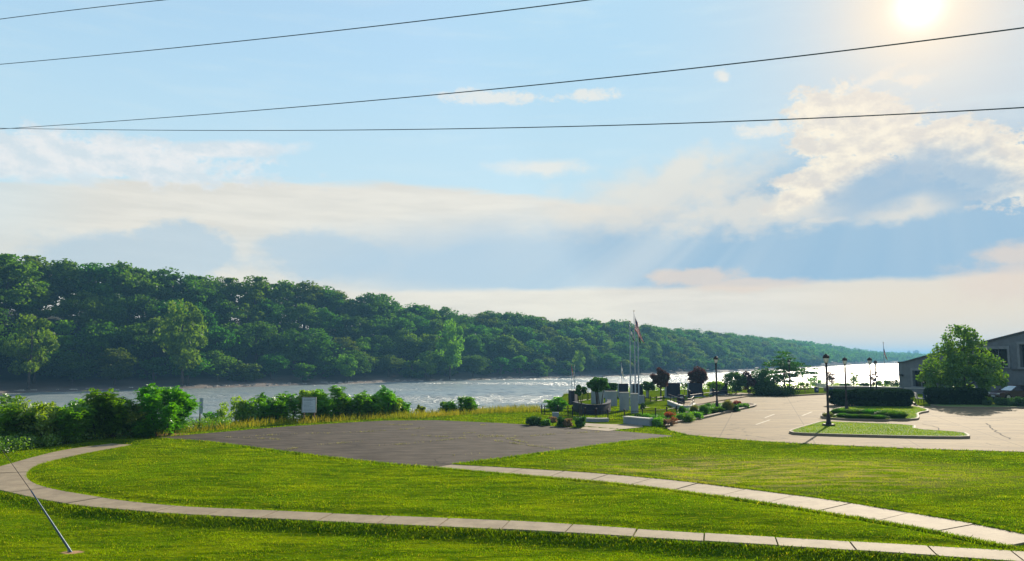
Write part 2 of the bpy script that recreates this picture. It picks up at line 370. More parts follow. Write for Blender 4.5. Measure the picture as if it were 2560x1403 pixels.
def gz(X, Y):
    X = np.asarray(X, float); Y = np.asarray(Y, float)
    sh_ = X.shape; X = np.atleast_1d(X).ravel(); Y = np.atleast_1d(Y).ravel()
    dd = np.full(X.shape, 9.0)
    k = (Y > 8) & (Y < 125) & (X > -40) & (X < 110)
    if k.any():
        x, y = X[k], Y[k]; q = np.full(x.shape, 9.0)
        for P in PAVED: q = np.minimum(q, np.where(inpoly(x, y, P), 0, dist(x, y, P)))
        dd[k] = q
    z = -.05 + .09*sst(dd, .25, .7)
    und = (np.sin(X*.55+1.3)*np.cos(Y*.42+.4)+.6*np.sin(X*.23-Y*.31))*.085*sst(dd, .6, 2.5)*sst(Y, 80, 60)
    z = z+und
    # lawn nearer than the loop path lies a step lower
    kk = (Y < 34) & (Y > -50)
    side = np.interp(X, [-60, -19.5, -17], [0, 0, 1])
    edge = np.interp(X, NB_[:, 0][np.argsort(NB_[:, 0])][10:], NB_[:, 1][np.argsort(NB_[:, 0])][10:])
    lowside = (Y < edge) | (X < -18.5)
    dn = dist(X, Y, NB_, False) if len(X) < 400000 else dd
    z = np.where(kk & (Y < 24.5) & (Y < edge+.0), z-.26*sst(dn, .05, .75)*sst(X, -22, -12), z)
    z = z+2.6*sst(-Y, -10.5, -2)
    b = bank(X, Y)
    z = z-6.4*sst(b, .3, 12)
    return z.reshape(sh_) if sh_ else float(z[0])

# ------------------------------------------------------------------ ground materials
def grass_color(N, pos):
    n1 = N.noise(N.mapping(pos, (1, 1, .2)), .35, 4, .6)
    n2 = N.noise(N.mapping(pos, (.5, 2.2, 1)), 1.1, 5, .65)
    n3 = N.noise(N.mapping(pos, (1, 3, 1)), 3.2, 4, .65)
    c = N.mix(N.mr(n1, .35, .65), (.108, .188, .002), (.195, .250, .002))
    n5 = N.noise(N.mapping(pos, (.12, 1.1, .1), (0, 0, R(-6))), 1.0, 3, .6)
    c = N.mix(N.mr(n5, .42, .62, 0, .5), c, (.060, .125, .001))
    c = N.mix(N.mr(n2, .42, .66, 0, .9), c, (.034, .082, .001))
    c = N.mix(N.mr(n3, .54, .70, 0, .8), c, (.27, .27, .008))
    n4 = N.noise(N.mapping(pos, (.8, 2.6, 1)), 7.5, 3, .7)
    c = N.mix(N.mr(n4, .48, .66, 0, .75), c, (.022, .055, .001))
    x, y, z = N.sep(pos)
    # worn, thatchy patch on the lawn by the middle path
    a, b = G(1950, 1180); dx = N.m('DIVIDE', N.m('SUBTRACT', x, a), 8.5); dy = N.m('DIVIDE', N.m('SUBTRACT', y, b), 5.0)
    r = N.m('SQRT', N.m('ADD', N.m('MULTIPLY', dx, dx), N.m('MULTIPLY', dy, dy)))
    pt = N.m('MULTIPLY', N.mr(r, 1.25, .35), N.mr(n2, .42, .6))
    c = N.mix(N.m('MULTIPLY', pt, .85), c, (.36, .30, .11))
    return c
m_ground, N = newmat('lawn_soil')
geo = N.node('ShaderNodeNewGeometry'); pos = geo.outputs['Position']
c = grass_color(N, pos)
c = N.mix(N.mr(N.noise(N.mapping(pos, (1, 2.5, 1)), 5.5, 5, .7), .45, .7, 0, .45), c, (.045, .05, .006))
x_, y_, z_ = N.sep(pos)
c = N.mix(N.mr(z_, -.5, -1.6), c, N.mix(N.noise(pos, .8, 4), (.05, .07, .02), (.10, .09, .06)))
# dry golden fringe behind the asphalt, bare earth round the anchor
a, b = G(360, 1088)
r = N.vm('LENGTH', N.vm('MULTIPLY', N.vm('SUBTRACT', pos, (a, b, 0)), (.33, .6, 0)))
c = N.mix(N.mr(N.m('ADD', r, N.m('MULTIPLY', N.noise(pos, 1.5, 3), .5)), 1.25, .8, 0, .9), c, (.42, .26, .12))
a, b = G(182, 1373, -.22)
r = N.vm('LENGTH', N.vm('MULTIPLY', N.vm('SUBTRACT', pos, (a, b, -.22)), (2.7, 3.4, 0)))
c = N.mix(N.mr(N.m('ADD', r, N.m('MULTIPLY', N.noise(pos, 6, 3), .7)), 1.1, .85), c, N.mix(N.noise(pos, 9, 4), (.30, .16, .08), (.50, .34, .20)))
p = N.node('ShaderNodeBsdfPrincipled'); N.put(p.inputs['Base Color'], c); p.inputs['Roughness'].default_value = 1; p.inputs['Specular IOR Level'].default_value = 0
bn = N.node('ShaderNodeBump'); bn.inputs['Distance'].default_value = .08; bn.inputs['Strength'].default_value = .8
N.put(bn.inputs['Height'], N.noise(N.mapping(pos, (1, 1.6, 1)), 4, 5, .7)); N.put(p.inputs['Normal'], bn.outputs[0])
N.put(N.out.inputs[0], p.outputs[0])

m_blade, N = newmat('grass_blades')
geo = N.node('ShaderNodeNewGeometry'); pos = geo.outputs['Position']
c = grass_color(N, pos)
rnd = geo.outputs['Random Per Island']
c = N.mix(N.mr(rnd, .0, 1, .0, .45), c, (.16, .25, .002))
c = N.mix(N.mr(rnd, .95, .97), c, (.34, .30, .04))
t = N.mix(1.0, c, (1.8, 1.9, .3), 'MULTIPLY')
df = N.node('ShaderNodeBsdfDiffuse'); N.put(df.inputs[0], c); tr = N.node('ShaderNodeBsdfTranslucent'); N.put(tr.inputs[0], t)
ms = N.node('ShaderNodeMixShader'); ms.inputs[0].default_value = .55; N.put(ms.inputs[1], df.outputs[0]); N.put(ms.inputs[2], tr.outputs[0])
N.put(N.out.inputs[0], ms.outputs[0])

def concrete(name, a, b, stain, scale=.5, stretch=(1, 1, 1), crack=0.0, rough=.8, spec=.35, isl=.25):
    m, N = newmat(name); geo = N.node('ShaderNodeNewGeometry'); pos = geo.outputs['Position']
    v = N.mapping(pos, stretch)
    c = N.mix(N.mr(N.noise(v, scale, 6, .65), .32, .68), a, b)
    c = N.mix(N.mr(N.noise(v, scale*3.1, 5, .7), .52, .72, 0, .55), c, stain)
    c = N.mix(N.mr(N.noise(pos, 25, 2), .3, .7, 0, .18), c, tuple(q*.55 for q in a))
    if isl: c = N.mix(N.m('MULTIPLY', geo.outputs['Random Per Island'], isl), c, tuple(q*.72 for q in a))
    if crack:
        vo = N.node('ShaderNodeTexVoronoi', feature='DISTANCE_TO_EDGE'); N.put(vo.inputs['Vector'], N.vm('ADD', pos, N.vm('SCALE', N.xyz(N.noise(pos, .9, 4), N.noise(N.vm('ADD', pos, (9, 9, 9)), .9, 4)), sc=1.6)))
        vo.inputs['Scale'].default_value = crack
        c = N.mix(N.m('MULTIPLY', N.mr(vo.outputs[0], .012, .0), N.mr(N.noise(pos, .3, 2), .4, .6)), c, tuple(q*.3 for q in a))
    p = N.node('ShaderNodeBsdfPrincipled'); N.put(p.inputs['Base Color'], c); p.inputs['Roughness'].default_value = rough; p.inputs['Specular IOR Level'].default_value = spec
    bn = N.node('ShaderNodeBump'); bn.inputs['Distance'].default_value = .01; bn.inputs['Strength'].default_value = .6
    N.put(bn.inputs['Height'], N.noise(pos, 14, 5, .7)); N.put(p.inputs['Normal'], bn.outputs[0])
    N.put(N.out.inputs[0], p.outputs[0]); return m
m_path = concrete('path_concrete', (.34, .265, .17), (.23, .175, .11), (.12, .09, .06), 1.6)
m_asph = concrete('old_asphalt', (.036, .028, .021), (.100, .079, .060), (.020, .016, .012), .6, (1, 3, 1), .22, .9, .15, 0)
m_lot = concrete('lot_concrete', (.27, .195, .10), (.175, .125, .068), (.10, .07, .04), .3, (.6, 2.2, 1), .14, .85, .15, 0)
N = NT(m_lot.node_tree); pr = next(n for n in m_lot.node_tree.nodes if n.type == 'BSDF_PRINCIPLED'); c0 = pr.inputs['Base Color'].links[0].from_socket
pos = N.node('ShaderNodeNewGeometry').outputs['Position']; rp = N.mapping(pos, (1, 1, 1), (0, 0, R(18))); x_, y_, z_ = N.sep(rp)
jn = N.m('MINIMUM', N.m('ABSOLUTE', N.m('SUBTRACT', N.m('FRACT', N.m('DIVIDE', x_, 4.6)), .5)), N.m('ABSOLUTE', N.m('SUBTRACT', N.m('FRACT', N.m('DIVIDE', y_, 4.6)), .5)))
c0 = N.mix(N.m('MULTIPLY', N.m('LESS_THAN', jn, .0085), .55), c0, (.07, .05, .03))
c0 = N.mix(N.mr(N.noise(N.mapping(pos, (.35, 1.6, 1)), .35, 6, .7), .50, .68, 0, .75), c0, (.13, .095, .058))
c0 = N.mix(N.mr(N.noise(N.mapping(pos, (1, 1, 1)), .9, 3, .5), .63, .70, 0, .6), c0, (.08, .06, .04))
c0 = N.mix(N.mr(N.noise(N.mapping(pos, (.5, 2, 1)), 1.3, 5, .7), .58, .72, 0, .5), c0, (.38, .29, .17)); N.put(pr.inputs['Base Color'], c0)
m_curb = concrete('curb_concrete', (.27, .21, .14), (.20, .155, .105), (.25, .21, .17), 1.5, isl=.2)

# ------------------------------------------------------------------ ground
def axis(parts):
    o = []
    for a, b, st in parts: o += list(np.arange(a, b, st))
    return np.array(o + [parts[-1][1]])
gx = axis([(-400, -60, 20), (-60, -26, 2), (-26, 24, .3), (24, 60, .6), (60, 120, 4), (120, 400, 20)])
gy = axis([(-60, 8, 4), (8, 15, .7), (15, 34, .22), (34, 66, .45), (66, 124, 1.2), (124, 620, 16)])
XX, YY = np.meshgrid(gx, gy); ZZ = gz(XX, YY)
def gridfaces(nx, ny):
    i = np.arange(nx-1)[None]+np.arange(ny-1)[:, None]*nx
    return np.stack([i, i+1, i+1+nx, i+nx], -1).reshape(-1, 4)
o = link('ground', mesh_np('ground', np.stack([XX, YY, ZZ], -1).reshape(-1, 3), [gridfaces(len(gx), len(gy))], True), m_ground); tag(o, kind='structure')

def slab_path(name, A, B, C, mat):
    s_ = np.concatenate([[0], np.cumsum(np.linalg.norm(np.diff(C, axis=0), axis=1))]); mb = MB()
    L = 1.62; n = int(s_[-1]/L); rng = random.Random(5)
    f = lambda P, t: (np.interp(t, s_, P[:, 0]), np.interp(t, s_, P[:, 1]))
    for i in range(n):
        t0, t1 = i*L+.018, (i+1)*L-.018; z = .0+rng.uniform(-.006, .006); ts = np.linspace(t0, t1, 4)
        P = [f(A, t) for t in ts]+[f(B, t) for t in ts[::-1]]
        mb.prism(P, -.09, z)
    o = mb.build(name, mat); tag(o, kind='structure'); return o
slab_path('path', nA, nB, nC, m_path); slab_path('path', mA, mB, mC, m_path)

def sheet(name, P, z, mat, thick=.12, kind='structure'):
    me = bpy.data.meshes.new(name); bm = bmesh.new()
    vs = [bm.verts.new((p[0], p[1], z)) for p in P]; f = bm.faces.new(vs)
    if f.normal.z < 0 or sum((P[i][0]*P[(i+1) % len(P)][1]-P[(i+1) % len(P)][0]*P[i][1]) for i in range(len(P))) < 0: f.normal_flip()
    r = bmesh.ops.extrude_face_region(bm, geom=[f]); vv = [e for e in r['geom'] if isinstance(e, bmesh.types.BMVert)]
    for v in vv: v.co.z += 0
    for v in vs: v.co.z -= thick
    bmesh.ops.recalc_face_normals(bm, faces=bm.faces[:]); bmesh.ops.triangulate(bm, faces=[q for q in bm.faces if len(q.verts) > 4])
    bm.to_mesh(me); bm.free(); o = link(name, me, mat)
    if kind: tag(o, kind=kind)
    return o
def rounded(P, it=2):
    P = [np.array(p, float) for p in P]
    for _ in range(it):
        Q = []
        for i in range(len(P)):
            a, b = P[i], P[(i+1) % len(P)]; Q += [a*.8+b*.2, a*.2+b*.8]
        P = Q
    return np.array(P)
sheet('old_parking_pavement', asphalt_poly, .012, m_asph)
sheet('parking_lot', lot_poly, .006, m_lot)
sheet('memorial_path', GP(mem_poly), .03, m_path)
sheet('memorial_walk', GP(mem_walk), .034, m_path)
sheet('sidewalk', GP(side_walk), .10, m_lot)
def curb_ring(P, wdt, z0, z1, mat, closed=True):
    P = np.asarray(P); n = len(P); mb = MB()
    area = sum(P[i][0]*P[(i+1) % n][1]-P[(i+1) % n][0]*P[i][1] for i in range(n)); sg = 1 if area > 0 else -1
    I = []
    for i in range(n):
        a = P[i-1] if (closed or i > 0) else P[i]; b = P[(i+1) % n] if (closed or i < n-1) else P[i]
        t = b-a; t = t/(np.linalg.norm(t)+1e-9); I.append(P[i]+sg*wdt*np.array([-t[1], t[0]]))
    V = []
    for i in range(n): V += [(P[i][0], P[i][1], z0), (P[i][0], P[i][1], z1-.02), (P[i][0]*.88+I[i][0]*.12, P[i][1]*.88+I[i][1]*.12, z1), (I[i][0], I[i][1], z1), (I[i][0], I[i][1], z0)]
    F = []
    for i in range(n if closed else n-1):
        j = (i+1) % n
        for k in range(4): F.append((i*5+k, j*5+k, j*5+k+1, i*5+k+1))
    return mb.add(V, F), I
m_island, N = newmat('island_lawn'); geo = N.node('ShaderNodeNewGeometry')
c = N.mix(N.mr(N.noise(geo.outputs['Position'], 2, 5, .7), .35, .65), (.075, .15, .012), (.13, .19, .018))
p = N.node('ShaderNodeBsdfPrincipled'); N.put(p.inputs['Base Color'], c); p.inputs['Roughness'].default_value = .95; N.put(N.out.inputs[0], p.outputs[0])
for nm, px, it in (('curb_island', isl1_px, 1), ('curb_island', isl2_px, 2), ('curb_island', isl3_px, 1)):
    P = rounded(GP(px), it); mb, I = curb_ring(P, .12, -.02, .14, m_curb)
    o = mb.build('curb', m_curb); tag(o, kind='structure')
    sheet('island_lawn', I, .125, m_island)
# curb of the planting spit and of the far and near edge of the lot
P = rounded(GP([(1668, 1071), (1678, 1063), (1700, 1057), (1760, 1047), (1830, 1030), (1885, 1018), (1893, 1014), (1870, 1011), (1790, 1012), (1735, 1013), (1700, 1030), (1668, 1058)]), 1)
mb, I = curb_ring(P, .17, -.02, .14, m_curb); o = mb.build('curb', m_curb); tag(o, kind='structure')
m_mulch = pm('mulch_bed', (.10, .055, .03), (.05, .035, .02), 6, .95, .03)
sheet('planting_bed', I, .11, m_mulch)
P = np.array(GP([(1900, 988.5), (1990, 990.5), (2060, 986.5), (2100, 985.5), (2250, 985.5), (2290, 1012)]))
mb, I = curb_ring(P, .2, -.02, .15, m_curb, False); o = mb.build('curb', m_curb); tag(o, kind='structure')

# river, river bed beyond and far bank
WZ = -4.3
m_water, N = newmat('river_water'); geo = N.node('ShaderNodeNewGeometry'); pos = geo.outputs['Position']
p = N.node('ShaderNodeBsdfPrincipled'); p.inputs['Base Color'].default_value = (.24, .27, .26, 1); p.inputs['IOR'].default_value = 1.7
big = N.mr(N.noise(N.mapping(pos, (.35, 1, 1), (0, 0, R(-12))), .035, 4, .6), .35, .62, .35, 1)
N.put(p.inputs['Roughness'], N.m('MULTIPLY', N.m('ADD', .6, N.m('MULTIPLY', big, .4)), .38))
v1 = N.mapping(pos, (1, 1, 1), (0, 0, R(-20)))
h = N.m('ADD', N.m('ADD', N.m('MULTIPLY', N.noise(N.mapping(pos, (.45, 1.0, 1), (0, 0, R(-15))), .16, 5, .7), 2.6), N.m('MULTIPLY', N.noise(N.mapping(pos, (.5, 1.3, 1), (0, 0, R(-15))), .55, 5, .62), 1.0)), N.m('MULTIPLY', N.noise(N.mapping(pos, (.6, 1.4, 1)), 2.2, 4, .6), .28))
big = N.mr(N.noise(N.mapping(pos, (.35, 1, 1), (0, 0, R(-12))), .035, 4, .6), .35, .62, .35, 1)
bn = N.node('ShaderNodeBump'); N.put(bn.inputs['Strength'], big); bn.inputs['Distance'].default_value = 1.5
N.put(bn.inputs['Height'], h); N.put(p.inputs['Normal'], bn.outputs[0]); N.put(N.out.inputs[0], p.outputs[0])
wx = axis([(-3000, -300, 300), (-300, -150, 15), (-150, 150, .65), (150, 400, 10), (400, 7000, 600)])
wy = axis([(0, 90, 15), (90, 240, .55), (240, 400, .9), (400, 1200, 40), (1200, 7000, 580)])
WX, WY = np.meshgrid(wx, wy); rw = np.random.default_rng(9); WH = np.zeros(WX.shape)
for k in range(26):
    lam = 1.5*(5.5/1.5)**rw.random(); th_ = math.radians(-62+rw.normal(0, 38)); kx, ky = math.cos(th_)*6.283/lam, math.sin(th_)*6.283/lam
    WH += .0062*lam*np.sin(WX*kx+WY*ky+rw.uniform(0, 6.28))
grp = .45+.55*(.5+.5*np.sin(WX*.021+WY*.05+1.5*np.sin(WX*.013)))*(.6+.4*np.sin(WY*.11-WX*.03))
fade = sst(-np.abs(WX), -148, -135)*sst(WY, 92, 104)*sst(-WY, -398, -370)*(.30+.70*sst(WX, -75, -5))
WH *= grp*fade*1.55
o = link('river_water', mesh_np('river_water', np.stack([WX, WY, WZ+WH], -1).reshape(-1, 3), [gridfaces(len(wx), len(wy))], True), m_water); tag(o, kind='structure')

shore_px = [(-200, 994), (0, 984.5), (100, 981), (300, 976), (500, 971), (700, 965), (900, 958.5), (1100, 953), (1300, 948), (1500, 942.5), (1620, 939), (1750, 934), (1850, 929.5), (1950, 924), (2050, 918), (2150, 911.5), (2230, 908.5), (2300, 907)]
shore = [np.array(G(x, y, WZ)) for x, y in shore_px]
shore = [np.array((-420., 150.)), np.array((-250., 155.))] + shore + [np.array((1250., 1950.)), np.array((2600., 3100.)), np.array((5200., 4700.))]
SH = smooth_path(shore, 6.0)
SS = np.concatenate([[0], np.cumsum(np.linalg.norm(np.diff(SH, axis=0), axis=1))])
TN = np.gradient(SH, axis=0); TN /= np.linalg.norm(TN, axis=1)[:, None]; NRM = np.stack([-TN[:, 1], TN[:, 0]], 1)   # away from the river
prof_px = np.array([-400, -200, 0, 60, 170, 230, 300, 380, 450, 520, 620, 700, 800, 880, 930, 1000, 1100, 1160, 1250, 1330, 1400, 1480, 1560, 1650, 1750, 1850, 1900, 2000, 2050, 2100, 2150, 2200, 2310, 2560, 2800])
prof_y = np.array([655, 640, 642, 640, 645, 668, 652, 672, 690, 684, 697, 690, 716, 745, 735, 755, 763, 780, 772, 795, 798, 793, 806, 820, 827, 838, 843, 850, 857, 866, 872, 879, 884, 887, 888.])
def ridge_top(X, Y):                       # height of the skyline of the wood above a plan point
    px = CX+FPX*X/np.maximum(Y, 1)/1.0
    py = np.interp(px, prof_px, prof_y); return EYE+(HZ-py)/FPX*Y*1.0
def shpt(s, off):
    x = np.interp(s, SS, SH[:, 0]); y = np.interp(s, SS, SH[:, 1]); nx = np.interp(s, SS, NRM[:, 0]); ny = np.interp(s, SS, NRM[:, 1]); return x+nx*off, y+ny*off
OFFS = np.array([-14, -3, 0, 3, 7, 12, 20, 32, 46, 60, 90, 160, 400.])
def bluff(s):
    X, Y = shpt(s, 46.0); H = ridge_top(X, Y)-15.0; return np.maximum(H-WZ, 3.0)
def bank_z(s, off):
    fr_ = np.interp(off, [-14, -3, 0, 3, 7, 12, 20, 32, 46, 60, 400], [0, 0, 0, 0, .0, .0, .1, .45, .85, 1, 1.0])
    bs = np.interp(off, [-14, -3, 0, 3, 7, 12], [-2, -.5, .05, .35, .7, 1.3]); return WZ+bs+fr_*bluff(s)*.93
Sg = np.concatenate([np.arange(0, SS[-1], 8.0), [SS[-1]]]); V = []
rg = np.random.default_rng(4)
for of in OFFS:
    j = rg.normal(0, 1.0, len(Sg)) if -5 < of < 10 else 0
    x, y = shpt(Sg, of+j); V.append(np.stack([x, y, bank_z(Sg, of)], 1))
V = np.concatenate(V)
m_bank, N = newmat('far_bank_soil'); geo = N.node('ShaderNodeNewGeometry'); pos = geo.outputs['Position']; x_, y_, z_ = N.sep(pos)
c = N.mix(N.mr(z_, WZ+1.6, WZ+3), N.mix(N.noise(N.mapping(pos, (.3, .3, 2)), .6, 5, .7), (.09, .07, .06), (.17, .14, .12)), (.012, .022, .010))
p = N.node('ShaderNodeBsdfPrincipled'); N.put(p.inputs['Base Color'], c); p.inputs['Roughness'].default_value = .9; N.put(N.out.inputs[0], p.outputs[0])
o = link('far_bank', mesh_np('far_bank', V, [gridfaces(len(Sg), len(OFFS))], True), m_bank); tag(o, kind='structure')
# pale driftwood and stones at the waterline opposite
rg = np.random.default_rng(8); mb = MB()
for i in range(420):
    s_ = rg.uniform(150, 900); of = rg.uniform(.0, 4.5); x, y = shpt(s_, of); L = rg.uniform(.4, 2.6)
    mb.box((x, y, bank_z(s_, of)+.15), (L, rg.uniform(.15, .35), rg.uniform(.1, .3)), rg.uniform(-.5, .5), .7)
o = mb.build('shore_driftwood', pm('driftwood', (.55, .50, .45), (.30, .26, .22), 1, .9)); tag(o, 'pale driftwood and stones strewn along the waterline of the far bank', 'driftwood', kind='stuff')

# ------------------------------------------------------------------ foliage
def leaf_cloud(rng, Cn, Rd, per, size, shell=.55, nb=.7, aspect=.6, up=0.0):
    K = len(Cn); n = K*per
    dr = rng.normal(size=(n, 3)); dr /= np.linalg.norm(dr, axis=1)[:, None]
    rr = rng.uniform(shell**3, 1, n)**(1/3)
    ci = np.repeat(np.arange(K), per)
    P = Cn[ci]+dr*Rd[ci]*rr[:, None]
    nn = dr*nb+rng.normal(size=(n, 3))*(1-nb)+np.array([0, 0, up]); nn /= np.linalg.norm(nn, axis=1)[:, None]
    q = rng.normal(size=(n, 3)); t = np.cross(nn, q); t /= np.linalg.norm(t, axis=1)[:, None]; b = np.cross(nn, t)
    sz_ = size*rng.uniform(.55, 1.35, n)[:, None]
    V = np.stack([P-t*sz_, P-b*sz_*aspect+nn*sz_*.12, P+t*sz_, P+b*sz_*aspect+nn*sz_*.12], 1).reshape(-1, 3)
    return V, np.arange(n*4).reshape(-1, 4)
def limbs(rng, H, r0, ends, n=6, fork=.3):
    """tapered trunk with limbs out to the given points"""
    mb = MB(); top = H*.8
    tr = [(rng.normal(0, .012)*H*k*.3, rng.normal(0, .012)*H*k*.3, top*k/5) for k in range(6)]
    tr[0] = (0, 0, -.4)
    mb.tube(tr, [r0*1.25, r0, r0*.85, r0*.7, r0*.5, r0*.25], 7)
    for e in ends:
        k = rng.uniform(fork, .95); z = top*k; i = min(int(k*5), 4); s = Vector(tr[i]).lerp(Vector(tr[i+1]), k*5-i)
        mid = s.lerp(Vector(e), .5)+Vector((0, 0, -.03*H)); mb.tube([s, mid, Vector(e)], [r0*.4*(1.1-k), r0*.28*(1.1-k), r0*.1], 5)
    return mb
m_bark = pm('bark', (.09, .07, .055), (.05, .04, .035), 3, .95, .03)
m_lf = [leafmat('forest_leaves', (.012, .068, .002), (.070, .165, .003), .48, (1.7, 1.8, .4),   .16, .012),
        leafmat('forest_leaves_olive', (.030, .080, .002), (.105, .170, .004), .5, (1.7, 1.7, .4),   .16, .012),
        leafmat('forest_leaves_bright', (.070, .170, .006), (.120, .220, .008), .5, (1.7, 1.7, .4), .2, .012)]
PROT = []
def forest_proto(seed, H, cr, nl, per, size, mat, low=.25):
    rng = np.random.default_rng(seed); C_ = []; Rr = []
    while len(C_) < nl:
        q = rng.uniform(-1, 1, 3)
        if (q**2).sum() > 1 or (q**2).sum() < .18: continue
        z = H*(low+(1-low)*(.5+.46*q[2])); wd = cr*(1-.25*max(q[2], 0)**2)
        C_.append((q[0]*wd*.8, q[1]*wd*.8, z)); r = cr*rng.choice([.18, .28, .42])*rng.uniform(.8, 1.2); Rr.append((r, r, r*rng.uniform(.5, .8)))
    C_ = np.array(C_); V, F = leaf_cloud(rng, C_, np.array(Rr), per, size, .2, .35, .65)
    cm = mesh_np('crown', V, [F]); cm.materials.append(mat)
    tm = limbs(rng, H, .28, C_[:7]); t0 = tm.build('trunk', m_bark); me = t0.data; bpy.data.objects.remove(t0)
    return dict(crown=cm, trunk=me, H=H)
for i in range(7):
    PROT.append(forest_proto(20+i, 15, 5.8+.5*(i % 3), 64+3*i, 100, .33, m_lf[[0, 1, 0, 1, 0, 0, 1][i]], .16 if i % 2 else .28))
PB = [forest_proto(50+i, 15, 5.5, 30, 150, .34, m_lf[2], .15) for i in range(2)]
PS = [forest_proto(60+i, 6, 3.4, 22, 120, .28, m_lf[i % 2], .02) for i in range(3)]
def put_tree(P, X, Y, z, H, rz, wide, label, group, nm='broadleaf_tree', cat='tree'):
    r = empty(nm, (X, Y, z), rz, label, cat, group); k = H/P['H']; r.scale = (k*wide, k*wide, k)
    link('trunk', P['trunk'], None, r); link('crown', P['crown'], None, r); return r
rg = np.random.default_rng(12)
SECT = [(700, 'left of the single big bush on the near bank'), (1150, 'behind the white notice board'), (1480, 'left of the tall flagpoles'), (1800, 'behind the tall flagpoles'), (9999, 'far right towards the river bend')]
def sect(X, Y):
    px = CX+FPX*X/Y
    a = 'at the far left of the wood' if px < 480 else 'above the white notice board' if px < 1000 else 'in the middle of the wood' if px < 1400 else 'behind the flagpoles' if px < 1720 else 'where the bank fades into haze'
    return a
s_hi = float(np.interp(300, SH[40:, 0], SS[40:]))
s_lo = float(np.interp(-165, SH[:, 0], SS))
rows = [(11, 9.5, 'waterside', .95), (21, 9.0, 'lower slope', .95), (34, 9.3, 'upper slope', 1.0), (46, 8.2, 'skyline', 1.0)]
nt_ = 0
for of, sp_, nm_, k_ in rows:
    s_ = s_lo
    while s_ < s_hi:
        oo = of+rg.uniform(-3, 3); X, Y = shpt(s_, oo); zb = bank_z(s_, oo)-.3
        top = ridge_top(X, Y)
        dist_ = math.hypot(X, Y)
        if nm_ == 'skyline': H = top-zb-rg.choice([0, .5, 1.2, 2.2], p=[.35, .3, .2, .15])+.6
        elif nm_ == 'upper slope': H = min(15.5, (top-zb)*rg.uniform(.62, .9))
        elif nm_ == 'lower slope': H = min(15.0, (top-zb)*rg.uniform(.45, .78))
        else: H = rg.uniform(5.5, 10.5)
        H = max(H, 4.0)
        bright = rg.random() < .05
        P = PB[nt_ % 2] if bright else PROT[int(rg.integers(0, 7))]
        if nm_ == 'waterside' and H < 8: P = PS[int(rg.integers(0, 3))]
        wide = np.clip(rg.uniform(.9, 1.2)*(1.42 if nm_ == 'skyline' else 1.15)*(15/H if P['H'] == 15 else 9/H)**.55, .7, 1.9)
        lab = ('pale green' if bright else 'dark green')+' tree, '+nm_+' row, '+sect(X, Y)+' across the river'
        put_tree(P, X, Y, zb, H, rg.uniform(0, 6.28), wide, lab, nm_+' row of '+('pale' if bright else 'dark')+' trees '+sect(X, Y))
        nt_ += 1; s_ += sp_*rg.uniform(.8, 1.2)*(1.0 if dist_ < 450 else 1.15)
# the pale green trees that stand out of the dark wood
for (px, yt, yb, w_, lb) in ((70, 775, 930, 1.0, 'bright yellow-green tree standing out of the dark wood at the left edge'), (455, 738, 900, .9, 'light green crown bulging from the dark wood above the big bush'),
                      (868, 880, 958, .9, 'small pale green tree by the water behind the white notice board'), (1065, 885, 950, 1.0, 'small olive tree leaning over the water in the middle of the far bank'),
                      (1125, 790, 948, .8, 'tall light green tree with hanging branches in the middle of the far bank'), (1450, 872, 944, .8, 'pale feathery young tree on the far beach left of the flagpoles')):
    yy = np.interp(px, [p_[0] for p_ in shore_px], [p_[1] for p_ in shore_px]); X, Y = G(px, yy, WZ); X *= (Y+5)/Y; Y += 5
    zt = ZT(yt, Y); zb = WZ+.6
    put_tree(PB[int(rg.integers(0, 2))], X, Y, zb, zt-zb, rg.uniform(0, 6.28), w_*(1.3 if zt-zb < 10 else .85), lb, None)
# distant wood that reads as one mass
V = []; F = []; n0 = 0; cr_ = PROT[0]
rg = np.random.default_rng(77); CC = []; RR = []
s_ = s_hi-10
while s_ < SS[-1]-50:
    X0, Y0 = shpt(s_, 0)
    f_ = max(1.0, math.hypot(X0, Y0)/900)
    for of in (9, 20, 33, 47, 62):
        X, Y = shpt(s_+rg.uniform(-4, 4), of+rg.uniform(-3, 3)); zb = bank_z(s_, of); top = ridge_top(X, Y)+rg.uniform(-1.5, .6)
        H = max(5, (top-zb) if of > 40 else min(15, (top-zb)*rg.uniform(.55, .95)))
        for k in range(5):
            CC.append((X+rg.normal(0, 2.6)*f_, Y+rg.normal(0, 2.6)*f_, zb+H*rg.uniform(.25, .86))); r = rg.uniform(2.0, 3.6)*f_**.5; RR.append((r*1.2, r*1.2, min(r*.9, H*.15+.8)))
    s_ += 9*f_
V, F = leaf_cloud(rg, np.array(CC), np.array(RR), 26, 1.0, .5, .5, .7)
o = link('distant_woodland', mesh_np('distant_woodland', V, [F]), m_lf[0]); tag(o, 'hazy blue-green woodland on the far river bank fading towards the horizon', 'woodland', kind='stuff')

